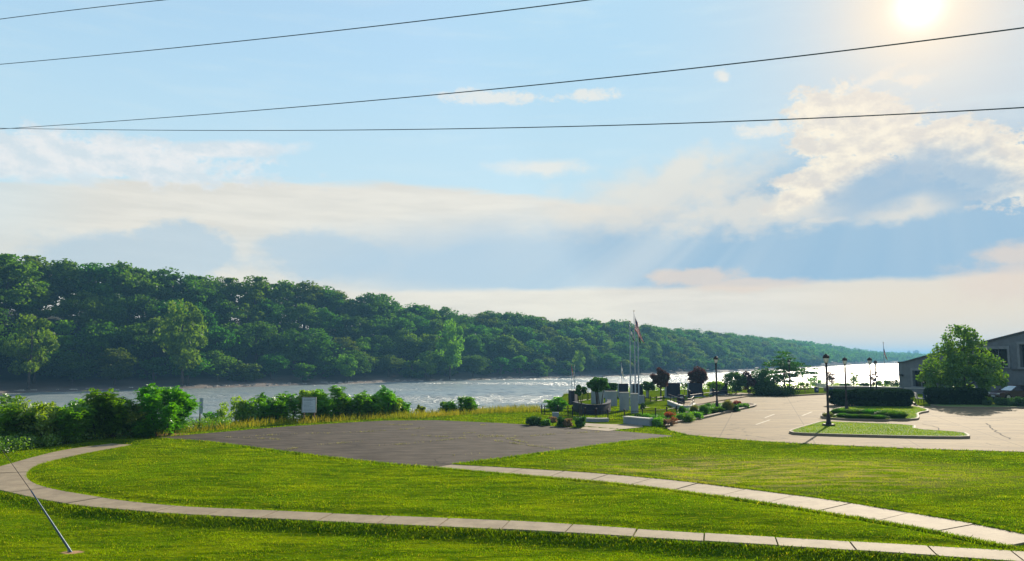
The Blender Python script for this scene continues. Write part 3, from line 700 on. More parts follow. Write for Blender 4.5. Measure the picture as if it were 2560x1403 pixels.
# near-bank plants ------------------------------------------------
m_su = leafmat('bank_leaves', (.045, .185, .003), (.150, .31, .005), .52, (1.8, 1.8, .4), .9, .06)
m_su2 = leafmat('bank_leaves_yellow', (.13, .25, .005), (.22, .32, .01), .52, (1.7, 1.6, .4), .9, .06)
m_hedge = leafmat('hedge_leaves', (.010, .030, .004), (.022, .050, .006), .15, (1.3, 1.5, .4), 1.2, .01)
m_purple = leafmat('purple_leaves', (.045, .022, .022), (.085, .04, .03), .35, (1.8, 1.0, .6), .8, .05, (.05, .07, .03))
m_dgreen = leafmat('dark_leaves', (.016, .075, .006), (.050, .13, .008), .4, (1.5, 1.6, .6), .8, .05)
m_tree = leafmat('maple_leaves', (.026, .095, .002), (.14, .23, .003), .46, (1.6, 1.5, .5), .5, .05)
def fronds(rng, O, D, L, nl=7, lw=.035, ll=.16, droop=.5):
    """feathery compound leaves: origins O, directions D, lengths L"""
    n = len(O); Vs = []
    t = np.linspace(.15, 1, nl)
    side = np.cross(D, np.array([0, 0, 1.])); side /= (np.linalg.norm(side, axis=1)[:, None]+1e-6)
    for k in range(nl):
        c_ = O+D*(L*t[k])[:, None]; c_[:, 2] -= droop*L*t[k]**2
        for sg in (-1, 1):
            dd = side*sg*.9+D*.45+np.array([0, 0, -.25])+rng.normal(0, .15, (n, 3)); dd /= np.linalg.norm(dd, axis=1)[:, None]
            l_ = ll*(1.1-.5*abs(t[k]-.5)*2)*rng.uniform(.8, 1.2, n); wv = D*lw*rng.uniform(.8, 1.3, n)[:, None]
            m_ = c_+dd*(l_*.5)[:, None]
            Vs.append(np.stack([c_, m_-wv, c_+dd*l_[:, None], m_+wv], 1))
    V = np.concatenate(Vs).reshape(-1, 3); return V, np.arange(len(V)).reshape(-1, 4)
def bush(name, px, yt, yb, wpx, kind, label, cat='bush', mat=None, dens=1.0, size=None, group=None, shape='round', z0=None):
    X, Y = G(px, yb); zb = gz(X, Y)-.05 if z0 is None else z0; H = ZT(yt, Y)-zb; Wd = wpx/FPX*Y*.5*1.14; dens *= 1.25
    rng = np.random.default_rng(int(px)*7+int(yt)); r = empty(name, (X, Y, zb), 0, label, cat, group)
    ns = max(5, int(5+Wd*3)); mb = MB(); tips = []
    for i in range(ns):
        a = rng.uniform(0, 6.28); q = rng.uniform(.1, 1)**.6; hh = H*(1-.38*q*q)*rng.uniform(.82, 1.0)
        e = Vector((math.cos(a)*Wd*q*.85, math.sin(a)*Wd*q*.85, hh*.93)); b0 = Vector((math.cos(a)*Wd*.15, math.sin(a)*Wd*.15, -.2))
        mid = b0.lerp(e, .5)+Vector((math.cos(a)*Wd*.12, math.sin(a)*Wd*.12, .05*H)); mb.tube([b0, mid, e], [.035, .025, .008], 4)
        for k in (.3, .45, .6, .72, .84, .93, 1.0):
            p_ = (b0*(1-k)**2+mid*2*k*(1-k)+e*k*k); tips.append((p_.x, p_.y, p_.z, k))
    mb.build('stem', m_bark, r)
    T = np.array(tips)
    if kind == 'frond':
        m_ = int(max(12, 9*dens)); O = np.repeat(T[:, :3], m_, 0)+rng.normal(0, .09, (len(T)*m_, 3)); O[:, 2] = np.maximum(O[:, 2], .1)
        D = rng.normal(size=O.shape); D[:, 2] = np.abs(D[:, 2])*.6+.25; D /= np.linalg.norm(D, axis=1)[:, None]; L = rng.uniform(.25, .62, len(O))*min(1, .45+H*.22)
        V, F = fronds(rng, O, D, L, 6, (size or .13)*.36, (size or .13)*1.15)
    else:
        m_ = int(46*dens); rad = max(.12, min(.42, Wd*.33))
        C_ = T[:, :3]+rng.normal(0, .08, (len(T), 3)); Rr = np.tile([rad, rad, rad*.8], (len(T), 1))*rng.uniform(.6, 1.25, (len(T), 1))
        C_[:, 2] = np.clip(C_[:, 2], rad*.6, H-rad*.35)
        V, F = leaf_cloud(rng, C_, Rr, m_, size or .085, .35, .4, .55)
    V[:, 2] = np.maximum(V[:, 2], -.1)
    link('foliage', mesh_np('foliage', V, [F]), mat or m_su, r); return r
BANK = [
 (20, 972, 1105, 170, 'frond', 'dark shrub cut by the left edge of the photo above the weeds', 1.2, None),
 (95, 992, 1110, 150, 'leaf', 'yellow-green shrub second from the left edge above the weeds', 1.2, 1),
 (165, 1008, 1108, 120, 'frond', 'low dark feathery shrub left of the big leafy bushes', 1.1, None),
 (250, 962, 1098, 130, 'frond', 'tall narrow leafy bush left of the biggest round bush', 1.6, None),
 (330, 1010, 1092, 80, 'leaf', 'yellow-green bush squeezed between the two tall leafy bushes', 1.2, 1),
 (402, 950, 1090, 170, 'frond', 'biggest round leafy bush on the near bank left of the narrow sign', 1.9, None),
 (352, 1052, 1094, 56, 'frond', 'knee-high sapling at the foot of the biggest round bush', .8, None),
 (524, 1030, 1062, 46, 'leaf', 'tiny shrub right beside the narrow sign', .8, None),
 (590, 975, 1056, 84, 'leaf', 'spiky upright bush with three pointed tops right of the narrow sign', 1.1, 1),
 (672, 972, 1054, 78, 'frond', 'mushroom-topped bush between the spiky bush and the notice board', 1.3, None),
 (722, 966, 1050, 70, 'frond', 'bushy shrub just left of the notice board', 1.3, None),
 (768, 957, 1048, 60, 'leaf', 'tall light shrub directly behind the notice board', 1.2, 1),
 (825, 955, 1046, 92, 'frond', 'dense dark bush just right of the notice board', 1.6, None),
 (890, 963, 1044, 62, 'frond', 'leafy bush between the dense dark bush and the forked one', 1.3, None),
 (955, 965, 1040, 84, 'frond', 'forked leafy bush near the right end of the bush row', 1.4, None),
 (1008, 992, 1036, 60, 'frond', 'low shrub with drooping fronds ending the bush row', 1.0, None),
 (1054, 1012, 1034, 16, 'leaf', 'single thin upright sprig beside the end of the bush row', .8, 1),
 (1112, 1004, 1030, 34, 'leaf', 'small rounded shrub alone by the water, left of a frond plant', .9, None),
 (1155, 990, 1032, 70, 'frond', 'low plant with long arching fronds alone against the water', .55, None),
 (55, 985, 1112, 110, 'frond', 'dark green bush filling behind the yellow-green shrub at the far left', 1.2, None),
 (207, 988, 1100, 90, 'leaf', 'mid green bush tucked left of the tall narrow leafy bush', 1.2, None),
 (292, 984, 1096, 84, 'frond', 'dark bush filling the gap between the two tall leafy bushes', 1.2, None),
 (628, 998, 1056, 60, 'leaf', 'low green bush between the spiky bush and the mushroom-topped bush', 1.1, None),
 (700, 984, 1052, 60, 'leaf', 'green bush right of the mushroom-topped bush, lower than its neighbours', 1.2, None),
 (796, 968, 1047, 56, 'frond', 'green bush peeping over the right edge of the notice board', 1.2, None),
 (858, 978, 1045, 58, 'leaf', 'rounded bush wedged behind the dense dark bush', 1.2, None),
 (925, 984, 1042, 56, 'frond', 'low fill-in bush left of the forked leafy bush', 1.1, None),
 (982, 990, 1039, 46, 'leaf', 'small bright bush right of the forked leafy bush', 1.1, 1),
 (1388, 994, 1030, 44, 'frond', 'palm-like frond plant behind the left end of the black fence', .5, None)]
for (px, yt, yb, wp, kd, lb, dn_, y_) in BANK:
    bush('bank_shrub', px, yt, yb, wp, kd, lb, 'shrub', m_su2 if y_ else m_su, dn_, group='shrubs on the near river bank')

# ------------------------------------------------------------------ grass (real blades)
def blades(rng, X, Y, Z, h, wd, lean=.35):
    n = len(X); a = rng.uniform(0, 6.283, n); hh = h*rng.uniform(.5, 1.35, n); wv = wd*rng.uniform(.7, 1.3, n)
    lx = rng.normal(0, lean, n)*hh; ly = rng.normal(0, lean, n)*hh; P = np.stack([X, Y, Z-.01], 1)
    t = np.stack([np.cos(a), np.sin(a), np.zeros(n)], 1)*wv[:, None]/2
    m_ = P+np.stack([lx*.35, ly*.35, hh*.6], 1); e = P+np.stack([lx, ly, hh], 1)
    V = np.stack([P-t, P+t, m_+t*.8, e, m_-t*.8], 1).reshape(-1, 3); i = np.arange(n)[:, None]*5
    return V, i+np.array([0, 1, 2, 3, 4])
rg = np.random.default_rng(3)
def scatter(bands, keep):
    Xs = []; Ys = []; Hs = []; Ws = []
    for (y0, y1, den, h, wd) in bands:
        hw = y1*.70+1.5; n = int(den*(y1-y0)*2*hw); Y = rg.uniform(y0, y1, n); X = rg.uniform(-hw, hw, n); k = np.abs(X) < Y*.70+1.5; X, Y = X[k], Y[k]
        k = keep(X, Y); X, Y = X[k], Y[k]; Xs.append(X); Ys.append(Y); Hs.append(np.full(len(X), h)); Ws.append(np.full(len(X), wd))
    return map(np.concatenate, (Xs, Ys, Hs, Ws))
ISL = [rounded(GP(isl1_px), 1), rounded(GP(isl2_px), 2)]
MEM = [np.array(GP(mem_poly)), np.array(GP(mem_walk)), np.array(GP(side_walk)), np.array(GP([(1668, 1071), (1700, 1057), (1885, 1018), (1735, 1013), (1668, 1058)]))]
def lawn(X, Y):
    k = bank(X, Y) < 1.0
    for P in PAVED+MEM: k &= ~inpoly(X, Y, P)
    a, b = G(182, 1373, -.22); k &= ~(((X-a)*2.6)**2+((Y-b)*3.4)**2 < .8)
    return k
X, Y, h_, wd_ = scatter([(13.5, 17.5, 1150, .032, .010), (17.5, 22, 800, .032, .012), (22, 30, 460, .034, .017), (30, 42, 200, .036, .025), (42, 66, 80, .045, .04)], lawn)
cl = np.sin(X*1.7+2*np.sin(Y*.9))*np.sin(Y*2.3+X*.4)+.7*np.sin(X*5.1+Y*3.7)*np.sin(Y*6.2-X*1.2)
cl2 = np.sin(X*3.3+2.2*np.sin(Y*2.1))*np.sin(Y*7.3+1.7*np.sin(X*1.9)); h_ = h_*np.clip(1+.3*cl+.35*cl2, .25, 2.2)
V, F = blades(rg, X, Y, gz(X, Y), h_, wd_); print('blades', len(F))
o = link('lawn_grass', mesh_np('lawn_grass', V, [F]), m_blade); tag(o, 'short mown green lawn grass on both sides of the concrete paths', 'grass', kind='stuff')
# shaggy longer grass along every paved edge
def along(P, n, wdt, closed=True):
    P = np.asarray(P); Q = np.vstack([P, P[:1]]) if closed else P; L = np.linalg.norm(np.diff(Q, axis=0), axis=1); s_ = np.concatenate([[0], np.cumsum(L)])
    t = rg.uniform(0, s_[-1], n); x = np.interp(t, s_, Q[:, 0]); y = np.interp(t, s_, Q[:, 1]); return x+rg.normal(0, wdt, n), y+rg.normal(0, wdt, n)
Xs = []; Ys = []; Hs = []; Ws = []
for P, n, wdt, h, wd, cl_ in ((nA, 22000, .10, .08, .016, False), (nB, 42000, .26, .075, .015, False), (mA, 22000, .10, .11, .018, False), (mB, 20000, .12, .10, .018, False), (asphalt_poly, 24000, .16, .12, .03, True), (lot_poly[17:], 9000, .10, .11, .03, False)):
    x, y = along(P, n, wdt, cl_); k = lawn(x, y) & (y < 70); Xs.append(x[k]); Ys.append(y[k]); Hs.append(np.full(k.sum(), h)); Ws.append(np.full(k.sum(), wd))
X, Y, h_, wd_ = map(np.concatenate, (Xs, Ys, Hs, Ws)); V, F = blades(rg, X, Y, gz(X, Y), h_, wd_, .45)
o = link('edge_grass', mesh_np('edge_grass', V, [F]), m_blade); tag(o, 'untrimmed longer grass fringing the edges of the paths and pavement', 'grass', kind='stuff')
# island turf
Xs = []; Ys = []
for P in ISL:
    lo, hi = P.min(0), P.max(0); n = int(420*(hi-lo).prod()); x = rg.uniform(lo[0], hi[0], n); y = rg.uniform(lo[1], hi[1], n); k = inpoly(x, y, P) & (dist(x, y, P) > .2); Xs.append(x[k]); Ys.append(y[k])
X, Y = np.concatenate(Xs), np.concatenate(Ys); V, F = blades(rg, X, Y, np.full(len(X), .125), .045, .02)
o = link('island_grass', mesh_np('island_grass', V, [F]), m_blade); tag(o, 'green turf growing on the two curbed islands of the parking lot', 'grass', kind='stuff')
# golden long grass between asphalt and river
m_gold, N = newmat('long_dry_grass'); geo = N.node('ShaderNodeNewGeometry')
f = N.m('ADD', N.m('MULTIPLY', geo.outputs['Random Per Island'], .45), N.mr(N.noise(N.mapping(geo.outputs['Position'], (1, 1, .1)), .45, 4, .7), .35, .65, 0, .6))
c = N.mix(f, (.12, .18, .006), (.27, .24, .03))
df = N.node('ShaderNodeBsdfDiffuse'); N.put(df.inputs[0], c); tr = N.node('ShaderNodeBsdfTranslucent'); N.put(tr.inputs[0], N.mix(1.0, c, (1.6, 1.45, .8), 'MULTIPLY'))
ms = N.node('ShaderNodeMixShader'); ms.inputs[0].default_value = .5; N.put(ms.inputs[1], df.outputs[0]); N.put(ms.inputs[2], tr.outputs[0]); N.put(N.out.inputs[0], ms.outputs[0])
n = 130000; X = rg.uniform(-24, 8, n); Y = rg.uniform(42, 92, n); b = bank(X, Y)
k = (b > -3.6-1.5*np.sin(X*.8)*.3) & (b < 4) & (dist(X, Y, asphalt_poly) > .7) & ~inpoly(X, Y, asphalt_poly) & ~((X > 2.2) & (Y < 90)); X, Y = X[k], Y[k]
V, F = blades(rg, X, Y, gz(X, Y), np.where(rg.random(len(X)) < .3, .42, .25), .022, .25)
o = link('tall_grass', mesh_np('tall_grass', V, [F]), m_gold); tag(o, 'long golden-green grass along the top of the river bank behind the old asphalt', 'grass', kind='stuff')
# weeds rooted in the cracks of the asphalt
cr_px = [[(860, 1083), (925, 1080), (1000, 1075), (1090, 1070)], [(640, 1091), (740, 1086), (860, 1083)], [(945, 1116), (1030, 1110), (1095, 1103), (1160, 1096), (1260, 1092)], [(1150, 1096), (1220, 1101), (1300, 1112), (1385, 1123)],
         [(1265, 1098), (1340, 1090), (1400, 1086)], [(1265, 1098), (1318, 1108)], [(1150, 1068), (1215, 1063)], [(712, 1126), (800, 1113), (905, 1105)], [(1030, 1089), (1100, 1093), (1200, 1090), (1310, 1092)], [(560, 1094), (640, 1097), (700, 1100)], [(1130, 1140), (1200, 1135)], [(1100, 1086), (1190, 1083)], [(930, 1062), (1010, 1064), (1060, 1060)], [(1400, 1085), (1500, 1081), (1570, 1084)]]
mb = MB(); rc = random.Random(4)
for q in cr_px:
    P = smooth_path(GP(q), .35); P = P+np.array([[rc.gauss(0, .035), rc.gauss(0, .05)] for _ in P])
    for i in range(len(P)-1):
        if rc.random() < .12: continue
        a_, b_ = P[i], P[i+1]; t_ = b_-a_; t_ = t_/(np.linalg.norm(t_)+1e-6); n_ = np.array([-t_[1], t_[0]])*rc.uniform(.015, .04)
        mb.add([(*(a_-n_), .0165), (*(b_-n_), .0165), (*(b_+n_), .0165), (*(a_+n_), .0165)], [(0, 1, 2, 3)])
o = mb.build('pavement_cracks', pm('crack_dirt', (.018, .015, .012), None, 3, 1)); tag(o, kind='structure')
for q, wd_ in (([(2462, 1058), (2480, 1070), (2492, 1082), (2522, 1098)], .04), ([(2300, 1060), (2340, 1068), (2352, 1080)], .03), ([(1720, 1075), (1790, 1078), (1850, 1071)], .025), ([(2380, 1040), (2450, 1046), (2560, 1044)], .025), ([(1960, 1010), (2010, 1002), (2040, 1004)], .03)):
    P = smooth_path(GP(q), .6); P = P+np.array([[rc.gauss(0, .05), rc.gauss(0, .07)] for _ in P]); mb2 = MB()
    for i in range(len(P)-1):
        a_, b_ = P[i], P[i+1]; t_ = b_-a_; t_ = t_/(np.linalg.norm(t_)+1e-6); n_ = np.array([-t_[1], t_[0]])*wd_
        mb2.add([(*(a_-n_), .0105), (*(b_-n_), .0105), (*(b_+n_), .0105), (*(a_+n_), .0105)], [(0, 1, 2, 3)])
    tag(mb2.build('lot_crack', pm('crack_fill', (.03, .024, .018), None, 3, 1)), kind='structure')
mb2 = MB()
for a_, b_ in (((1912, 1045), (1936, 1036)), ((1862, 1029), (1930, 1026)), ((2005, 1040), (2030, 1030)), ((1890, 1062), (1925, 1050))):
    a_ = np.array(G(*a_)); b_ = np.array(G(*b_)); t_ = (b_-a_)/np.linalg.norm(b_-a_); n_ = np.array([-t_[1], t_[0]])*.05; mb2.add([(*(a_-n_), .0105), (*(b_-n_), .0105), (*(b_+n_), .0105), (*(a_+n_), .0105)], [(0, 1, 2, 3)])
tag(mb2.build('bay_line', pm('worn_paint', (.50, .44, .33), (.30, .24, .16), 3, .8)), kind='structure')
Xs = []; Ys = []
for q in cr_px:
    P = np.array(GP(q)); L = np.linalg.norm(np.diff(P, axis=0), axis=1).sum(); x, y = along(P, int(L*64), .035, False)
    k = rg.random(len(x)) < np.clip(.35+.5*np.sin(x*2.1+y)+.4*np.sin(x*6.7), .04, 1); Xs.append(x[k]); Ys.append(y[k])
X, Y = np.concatenate(Xs), np.concatenate(Ys); V, F = blades(rg, X, Y, np.full(len(X), .01), .085, .016, .8)
m_weed = leafmat('dry_weeds', (.22, .22, .13), (.32, .29, .19), .4, (1.3, 1.25, .7), 2, .0)
o = link('crack_weeds', mesh_np('crack_weeds', V, [F]), m_weed); tag(o, 'dry weeds sprouting in lines along the cracks of the old asphalt', 'weeds', kind='stuff')
# leafy weeds on the shoulder of the bank at left
n = 2600; X = rg.uniform(-32, -17, n); Y = rg.uniform(28, 50, n); b = bank(X, Y); k = (b > np.clip(-5.4+(X+23)*.8, -5.4, -.4)) & (b < 2.5) & (dist(X, Y, NP_) > 1.5); X, Y = X[k], Y[k]; Z = gz(X, Y)
C_ = np.stack([X, Y, Z+rg.uniform(.1, .45, len(X))], 1); V, F = leaf_cloud(rg, C_, np.tile([.35, .35, .3], (len(X), 1)), 60, .055, .2, .3, .6, .3)
o = link('bank_weeds', mesh_np('bank_weeds', V, [F]), m_su); tag(o, 'knee-high leafy weeds covering the bank shoulder at the left', 'weeds', kind='stuff')
# river-edge scrub far right under the glitter

# ------------------------------------------------------------------ trees of the park
def park_tree(name, px, yt, yc, yb, wpx, mat, label, shape='round', nl=40, per=130, size=.10, cat='tree', group=None, r0=.09, lean=0, fill=.55, stems=1, z0=None, rad=.30, Yf=None):
    nl = int(nl*1.45) if shape == 'round' else nl
    if Yf is None: X, Y = G(px, yb)
    else: X, Y = AT(px, yb, Yf)[:2]
    zb = gz(X, Y) if z0 is None else z0; H = ZT(yt, Y)-zb; zc = max(ZT(yc, Y)-zb, .15); Wd = wpx/FPX*Y*.5
    rng = np.random.default_rng(int(px*3+yt)); r = empty(name, (X, Y, zb), 0, label, cat, group)
    C_ = []; Rr = []
    while len(C_) < nl:
        q = rng.uniform(-1, 1, 3); t = (q[2]+1)/2
        if shape == 'round': lim = math.sqrt(max(0, 1-q[2]**2))
        elif shape == 'cone': lim = (1-t)**.62*min(1, .6+t*3)*1.05
        elif shape == 'tier': lim = [.75, 1.0, .95, .62, .42][min(4, int(t*5))]
        elif shape == 'vase': lim = .35+.65*math.sqrt(max(0, 1-(2*t-1.1)**2)) if t < .95 else .5
        rho = math.hypot(q[0], q[1])
        if rho > lim or rho < lim*fill*rng.random(): continue
        rr = Wd*rad*rng.uniform(.7, 1.25)
        if shape == 'tier':
            t = t*.97+.05*rho; C_.append((q[0]*Wd*.9, q[1]*Wd*.85, zc+(H-zc)*min(t, .98))); Rr.append((rr*1.15, rr*.8, rr*.2))
        else:
            C_.append((q[0]*(Wd-rr*.8), q[1]*(Wd-rr*.8), zc+rr*.5+(H-zc-rr*1.3)*t)); Rr.append((rr, rr, rr*.75))
    C_ = np.array(C_); V, F = leaf_cloud(rng, C_, np.array(Rr), per, size, .4, .35, .6)
    V[:, 0] += lean*V[:, 2]
    order = rng.permutation(nl)[:12]
    if stems == 1: limbs(rng, H, r0, C_[order], fork=max(.12, min(.6, zc/H))).build('trunk', m_bark, r)
    else:
        mb = MB()
        for k in range(stems):
            e = Vector(C_[order[k]]); b0 = Vector((math.cos(k*2.1)*.12, math.sin(k*2.1)*.12, -.2)); mb.tube([b0, b0.lerp(e, .5)+Vector((0, 0, .1*H)), e], [r0, r0*.7, r0*.2], 6)
        mb.build('trunk', m_bark, r)
    link('crown', mesh_np('crown', V, [F]), mat, r); return r
park_tree('maple_tree', 2412, 800, 980, 1008, 226, m_tree, 'big spreading maple in front of the low building with a pointed open top', 'cone', 150, 80, .14, r0=.17, rad=.165, fill=.75)
park_tree('purple_leaf_tree', 1652, 917, 972, 1003, 52, m_purple, 'round purple-leaved tree between the flagpoles and the first street lamp', 'round', 36, 130, .075, r0=.08, group=None)
park_tree('purple_leaf_tree', 1745, 914, 968, 992, 54, m_purple, 'round purple-leaved tree standing behind the wide dark stone, left of the street lamp', 'round', 36, 130, .08, r0=.08)
park_tree('crape_myrtle', 1497, 935, 984, 1036, 60, m_dgreen, 'many-stemmed round green tree inside the black fence left of the pale wall panels', 'round', 34, 130, .07, r0=.05, stems=5)
park_tree('crape_myrtle', 1452, 958, 990, 1041, 34, m_dgreen, 'smallest dark green tree inside the black fence behind the round shrubs', 'round', 16, 120, .06, r0=.035, stems=3)
park_tree('small_tree', 1536, 956, 976, 1004, 26, m_dgreen, 'leafy small tree peeping over the dark stones left of the flagpoles', 'round', 12, 110, .07, r0=.04)
park_tree('small_tree', 1622, 950, 978, 998, 44, m_dgreen, 'low green tree touching the left side of the purple tree', 'round', 16, 120, .07, r0=.04)
park_tree('small_tree', 1712, 953, 972, 996, 18, m_su, 'thin young tree against the bright water between the two purple trees', 'vase', 10, 60, .06, r0=.025, rad=.3)
park_tree('spreading_tree', 1962, 874, 958, 981, 104, m_dgreen, 'airy tree with flat tiered branches beside the picnic table', 'tier', 70, 60, .11, r0=.09, rad=.26)
park_tree('small_tree', 2020, 908, 945, 977, 60, m_dgreen, 'sparse low tree with flat branches right of the tiered tree', 'tier', 16, 50, .10, r0=.05, rad=.26)
for (px, yt, yc, yb, wp, mt, lb, sh_, nl, pr) in (
  (1838, 921, 982, 988, 62, m_dgreen, 'round green shrub at the end of the railing, leftmost of the thicket', 'round', 26, 110),
  (1872, 924, 984, 987, 44, m_purple, 'purplish shrub in the thicket left of the tiered tree', 'round', 18, 100),
  (1910, 916, 984, 986, 84, m_dgreen, 'tall green shrub in the thicket directly left of the tiered tree', 'round', 34, 120),
  (1790, 950, 976, 990, 50, m_su2, 'yellow-green shrub behind the long dark stone by the street lamp', 'round', 14, 90),
  (1735, 968, 984, 990, 34, m_su, 'small green shrub right of the wide dark stone', 'round', 9, 80)):
    park_tree('thicket_shrub', px, yt, yc, yb, wp, mt, lb, sh_, nl, pr, .09, 'shrub', r0=.04)
park_tree('juniper', 1935, 964, 988, 989.5, 118, m_hedge, 'wide dark low juniper under the tiered tree at the edge of the lot', 'round', 40, 140, .08, 'shrub', r0=.04, fill=.2)
for (px, yt, yb, wp, mt, lb) in (
  (2038, 938, 971, 40, m_su, 'green shrub behind the picnic table against the glitter'), (2080, 927, 970, 34, m_purple, 'small reddish tree just right of the nearest street lamp post'),
  (2134, 929, 969, 30, m_su, 'small open green tree right of the second street lamp'), (2184, 925, 970, 24, m_purple, 'slim reddish tree between the two lamps left of the building'),
  (2112, 957, 972, 30, m_dgreen, 'tiny dark shrub between the reddish tree and the open green tree'), (2164, 955, 972, 30, m_dgreen, 'low dark shrub on the bank behind the big hedge'),
  (2208, 948, 973, 34, m_su, 'low green shrub beneath the far flagpole'), (2234, 942, 974, 38, m_dgreen, 'rounded shrub touching the left corner of the building'), (2010, 955, 974, 26, m_su2, 'pale little shrub behind the picnic table')):
    park_tree('riverside_shrub', px, yt, yb-5, yb, wp, mt, lb, 'vase', 13, 70, .08, 'shrub', r0=.03, rad=.3)
# low scrub on the crest of the bank
n = 500; X = rg.uniform(10, 62, n); Y = np.interp(X, BX, BY)+rg.uniform(-1.5, 2.5, n); C_ = np.stack([X, Y, gz(X, Y)+rg.uniform(.1, .5, n)], 1)
V, F = leaf_cloud(rg, C_, np.tile([.5, .5, .35], (n, 1)), 34, .07, .2, .3, .6, .3); o = link('bank_scrub', mesh_np('bank_scrub', V, [F]), m_su2); tag(o, 'low yellow-green scrub along the river crest behind the parking lot', 'scrub', kind='stuff')

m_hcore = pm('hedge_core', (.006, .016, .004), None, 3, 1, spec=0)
def hedge(px0, px1, yt, yb, label, dep=2.4, group=None, mat=None):
    pc = (px0+px1)/2; X, Y = G(pc, yb); Wd = (px1-px0)/2/FPX*Y; Y += dep/2; zb = .1; H = ZT(yt, Y)-zb
    rng = np.random.default_rng(int(px0)); r = empty('clipped_hedge', (X, Y, zb), 0, label, 'hedge', group); n = int(9000*(Wd*H/6+.4))
    th = rng.uniform(0, 6.283, n); ph = np.arcsin(rng.uniform(-1, 1, n)); e = .38
    sg = lambda v, p: np.sign(v)*np.abs(v)**p
    x = Wd*sg(np.cos(ph), e)*sg(np.cos(th), e); y = dep/2*sg(np.cos(ph), e)*sg(np.sin(th), e); z = H/2+H/2*sg(np.sin(ph), e)
    w_ = 1-.10*(1-z/H)**2; P = np.stack([x*w_, y*w_, z+.03*np.sin(x*3)*np.cos(y*2)], 1)+rng.normal(0, .035, (n, 3))
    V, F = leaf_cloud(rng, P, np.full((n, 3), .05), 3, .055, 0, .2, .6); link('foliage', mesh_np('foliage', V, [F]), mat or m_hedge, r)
    mb = MB(); mb.box((0, 0, H/2-.05), (Wd*1.72, dep*.8, H*.84)); mb.build('branches', m_hcore, r, bevel=.12); return r  # solid dark box added as opaque core behind the leaves, no modelled branches
hedge(2096, 2200, 976, 1017, 'left half of the long clipped hedge behind the ornamental grasses', 2.6)
hedge(2160, 2293, 974, 1021, 'right half of the long clipped hedge, its end rounded towards the bench', 2.8)
hedge(2342, 2478, 971, 1016, 'clipped dark hedge beneath the big maple', 2.4)
hedge(2518, 2600, 936, 990, 'tall rounded evergreen against the building at the right edge', 4.0)
for (px, yt, yb, wp, lb) in ((2508, 997, 1017, 44, 'low shrub in front of the parked car, left one'), (2548, 993, 1019, 40, 'low shrub with yellowish top at the right edge in front of the car'), (2470, 1001, 1017, 20, 'tiny shrub between the clipped hedge and the car')):
    bush('low_shrub', px, yt, yb, wp, 'leaf', lb, 'shrub', m_dgreen, 1.5, .06, z0=.1)

# ornamental grasses and bedding plants ---------------------------
def arching(rng, n, Wd, H, wd=.02, up=.5):
    a = rng.uniform(0, 6.283, n); q = rng.uniform(.15, 1, n)**up; hh = H*rng.uniform(.75, 1.05, n)*(1-.42*q**2)
    Vs = []; ts = np.linspace(0, 1, 5); d_ = np.stack([np.cos(a), np.sin(a)], 1); s_ = np.stack([-np.sin(a), np.cos(a)], 1)
    for t in ts:
        rad = Wd*q*(.52+.55*t**1.2); z = hh*(1.2*t-.2*t**3-.18*q*t**4); w_ = wd*(1-.75*t)
        c_ = np.stack([d_[:, 0]*rad, d_[:, 1]*rad, z], 1); o_ = np.concatenate([s_*w_, np.zeros((n, 1))], 1); Vs += [c_-o_, c_+o_]
    V = np.stack(Vs, 1).reshape(-1, 3); b_ = np.arange(n)[:, None]*10
    return V, np.concatenate([b_+np.array([2*k, 2*k+1, 2*k+3, 2*k+2]) for k in range(4)])
m_og = leafmat('ornamental_grass', (.035, .13, .004), (.09, .21, .008), .5, (1.5, 1.5, .6), 1, .04)
m_og2 = leafmat('feather_grass', (.10, .14, .03), (.20, .18, .07), .5, (1.5, 1.4, .8), 1, .04)
m_red = leafmat('red_bedding', (.22, .045, .02), (.35, .10, .03), .4, (1.4, 1.1, .8), 2, .03)
m_pink = leafmat('faded_flowers', (.30, .17, .12), (.18, .16, .06), .4, (1.3, 1.2, .8), 2, .03)
def mound(name, px, yt, yb, wpx, label, n=900, mat=None, up=.5, cat='ornamental grass', wd=.022, z0=.1):
    X, Y = G(px, yb); H = ZT(yt, Y)-z0; Wd = wpx/FPX*Y*.72; rng = np.random.default_rng(int(px+yt)); V, F = arching(rng, int(n*1.5), Wd, H, wd, up)
    o = link(name, mesh_np(name, V, [F]), mat or m_og, None, (X, Y, z0)); return tag(o, label, cat)
for i, (px, yt, yb, wp) in enumerate(((2100, 1017, 1040, 38), (2138, 1019, 1041, 44), (2180, 1018, 1043, 46), (2225, 1021, 1047, 48), (2245, 1024, 1050, 40), (2108, 1030, 1048, 30), (2134, 1032, 1050, 34), (2165, 1032, 1051, 34), (2197, 1034, 1052, 34))):
    mound('grass_clump', px, yt, yb, wp, 'grass clump %s on the curbed island before the hedge' % ['back row at the left end', 'back row second from left', 'back row in the middle', 'back row second from right', 'at the right end', 'front row left end', 'front row second', 'front row third', 'front row right end'][i], 800, m_og, .45)
mound('grass_clump', 2069, 1028, 1046, 26, 'thin feathery clump at the pointed left end of the curbed island', 200, m_og2)
for (px, yt, yb, wp, lb, mt, nn) in (
 (1705, 1012, 1040, 16, 'narrow upright grass clump nearest the black fence', m_og, 500), (1736, 1010, 1037, 20, 'upright feathery grass left of the lamp post, first of two', m_og2, 450), (1760, 1009, 1040, 22, 'upright feathery grass left of the lamp post, second of two', m_og, 600),
 (1820, 997, 1030, 26, 'tallest feathery grass clump right of the lamp post', m_og2, 700)):
    mound('tall_grass_clump', px, yt, yb, wp, lb, nn, mt, .8)
for i, (px, yt, yb, wp) in enumerate(((1778, 1017, 1036, 26), (1796, 1014, 1034, 26), (1810, 1014, 1030, 22))):
    mound('low_grass_clump', px, yt, yb, wp, 'low arching grass clump by the foot of the lamp post, %s of three' % ['left', 'middle', 'right'][i], 600, m_og)
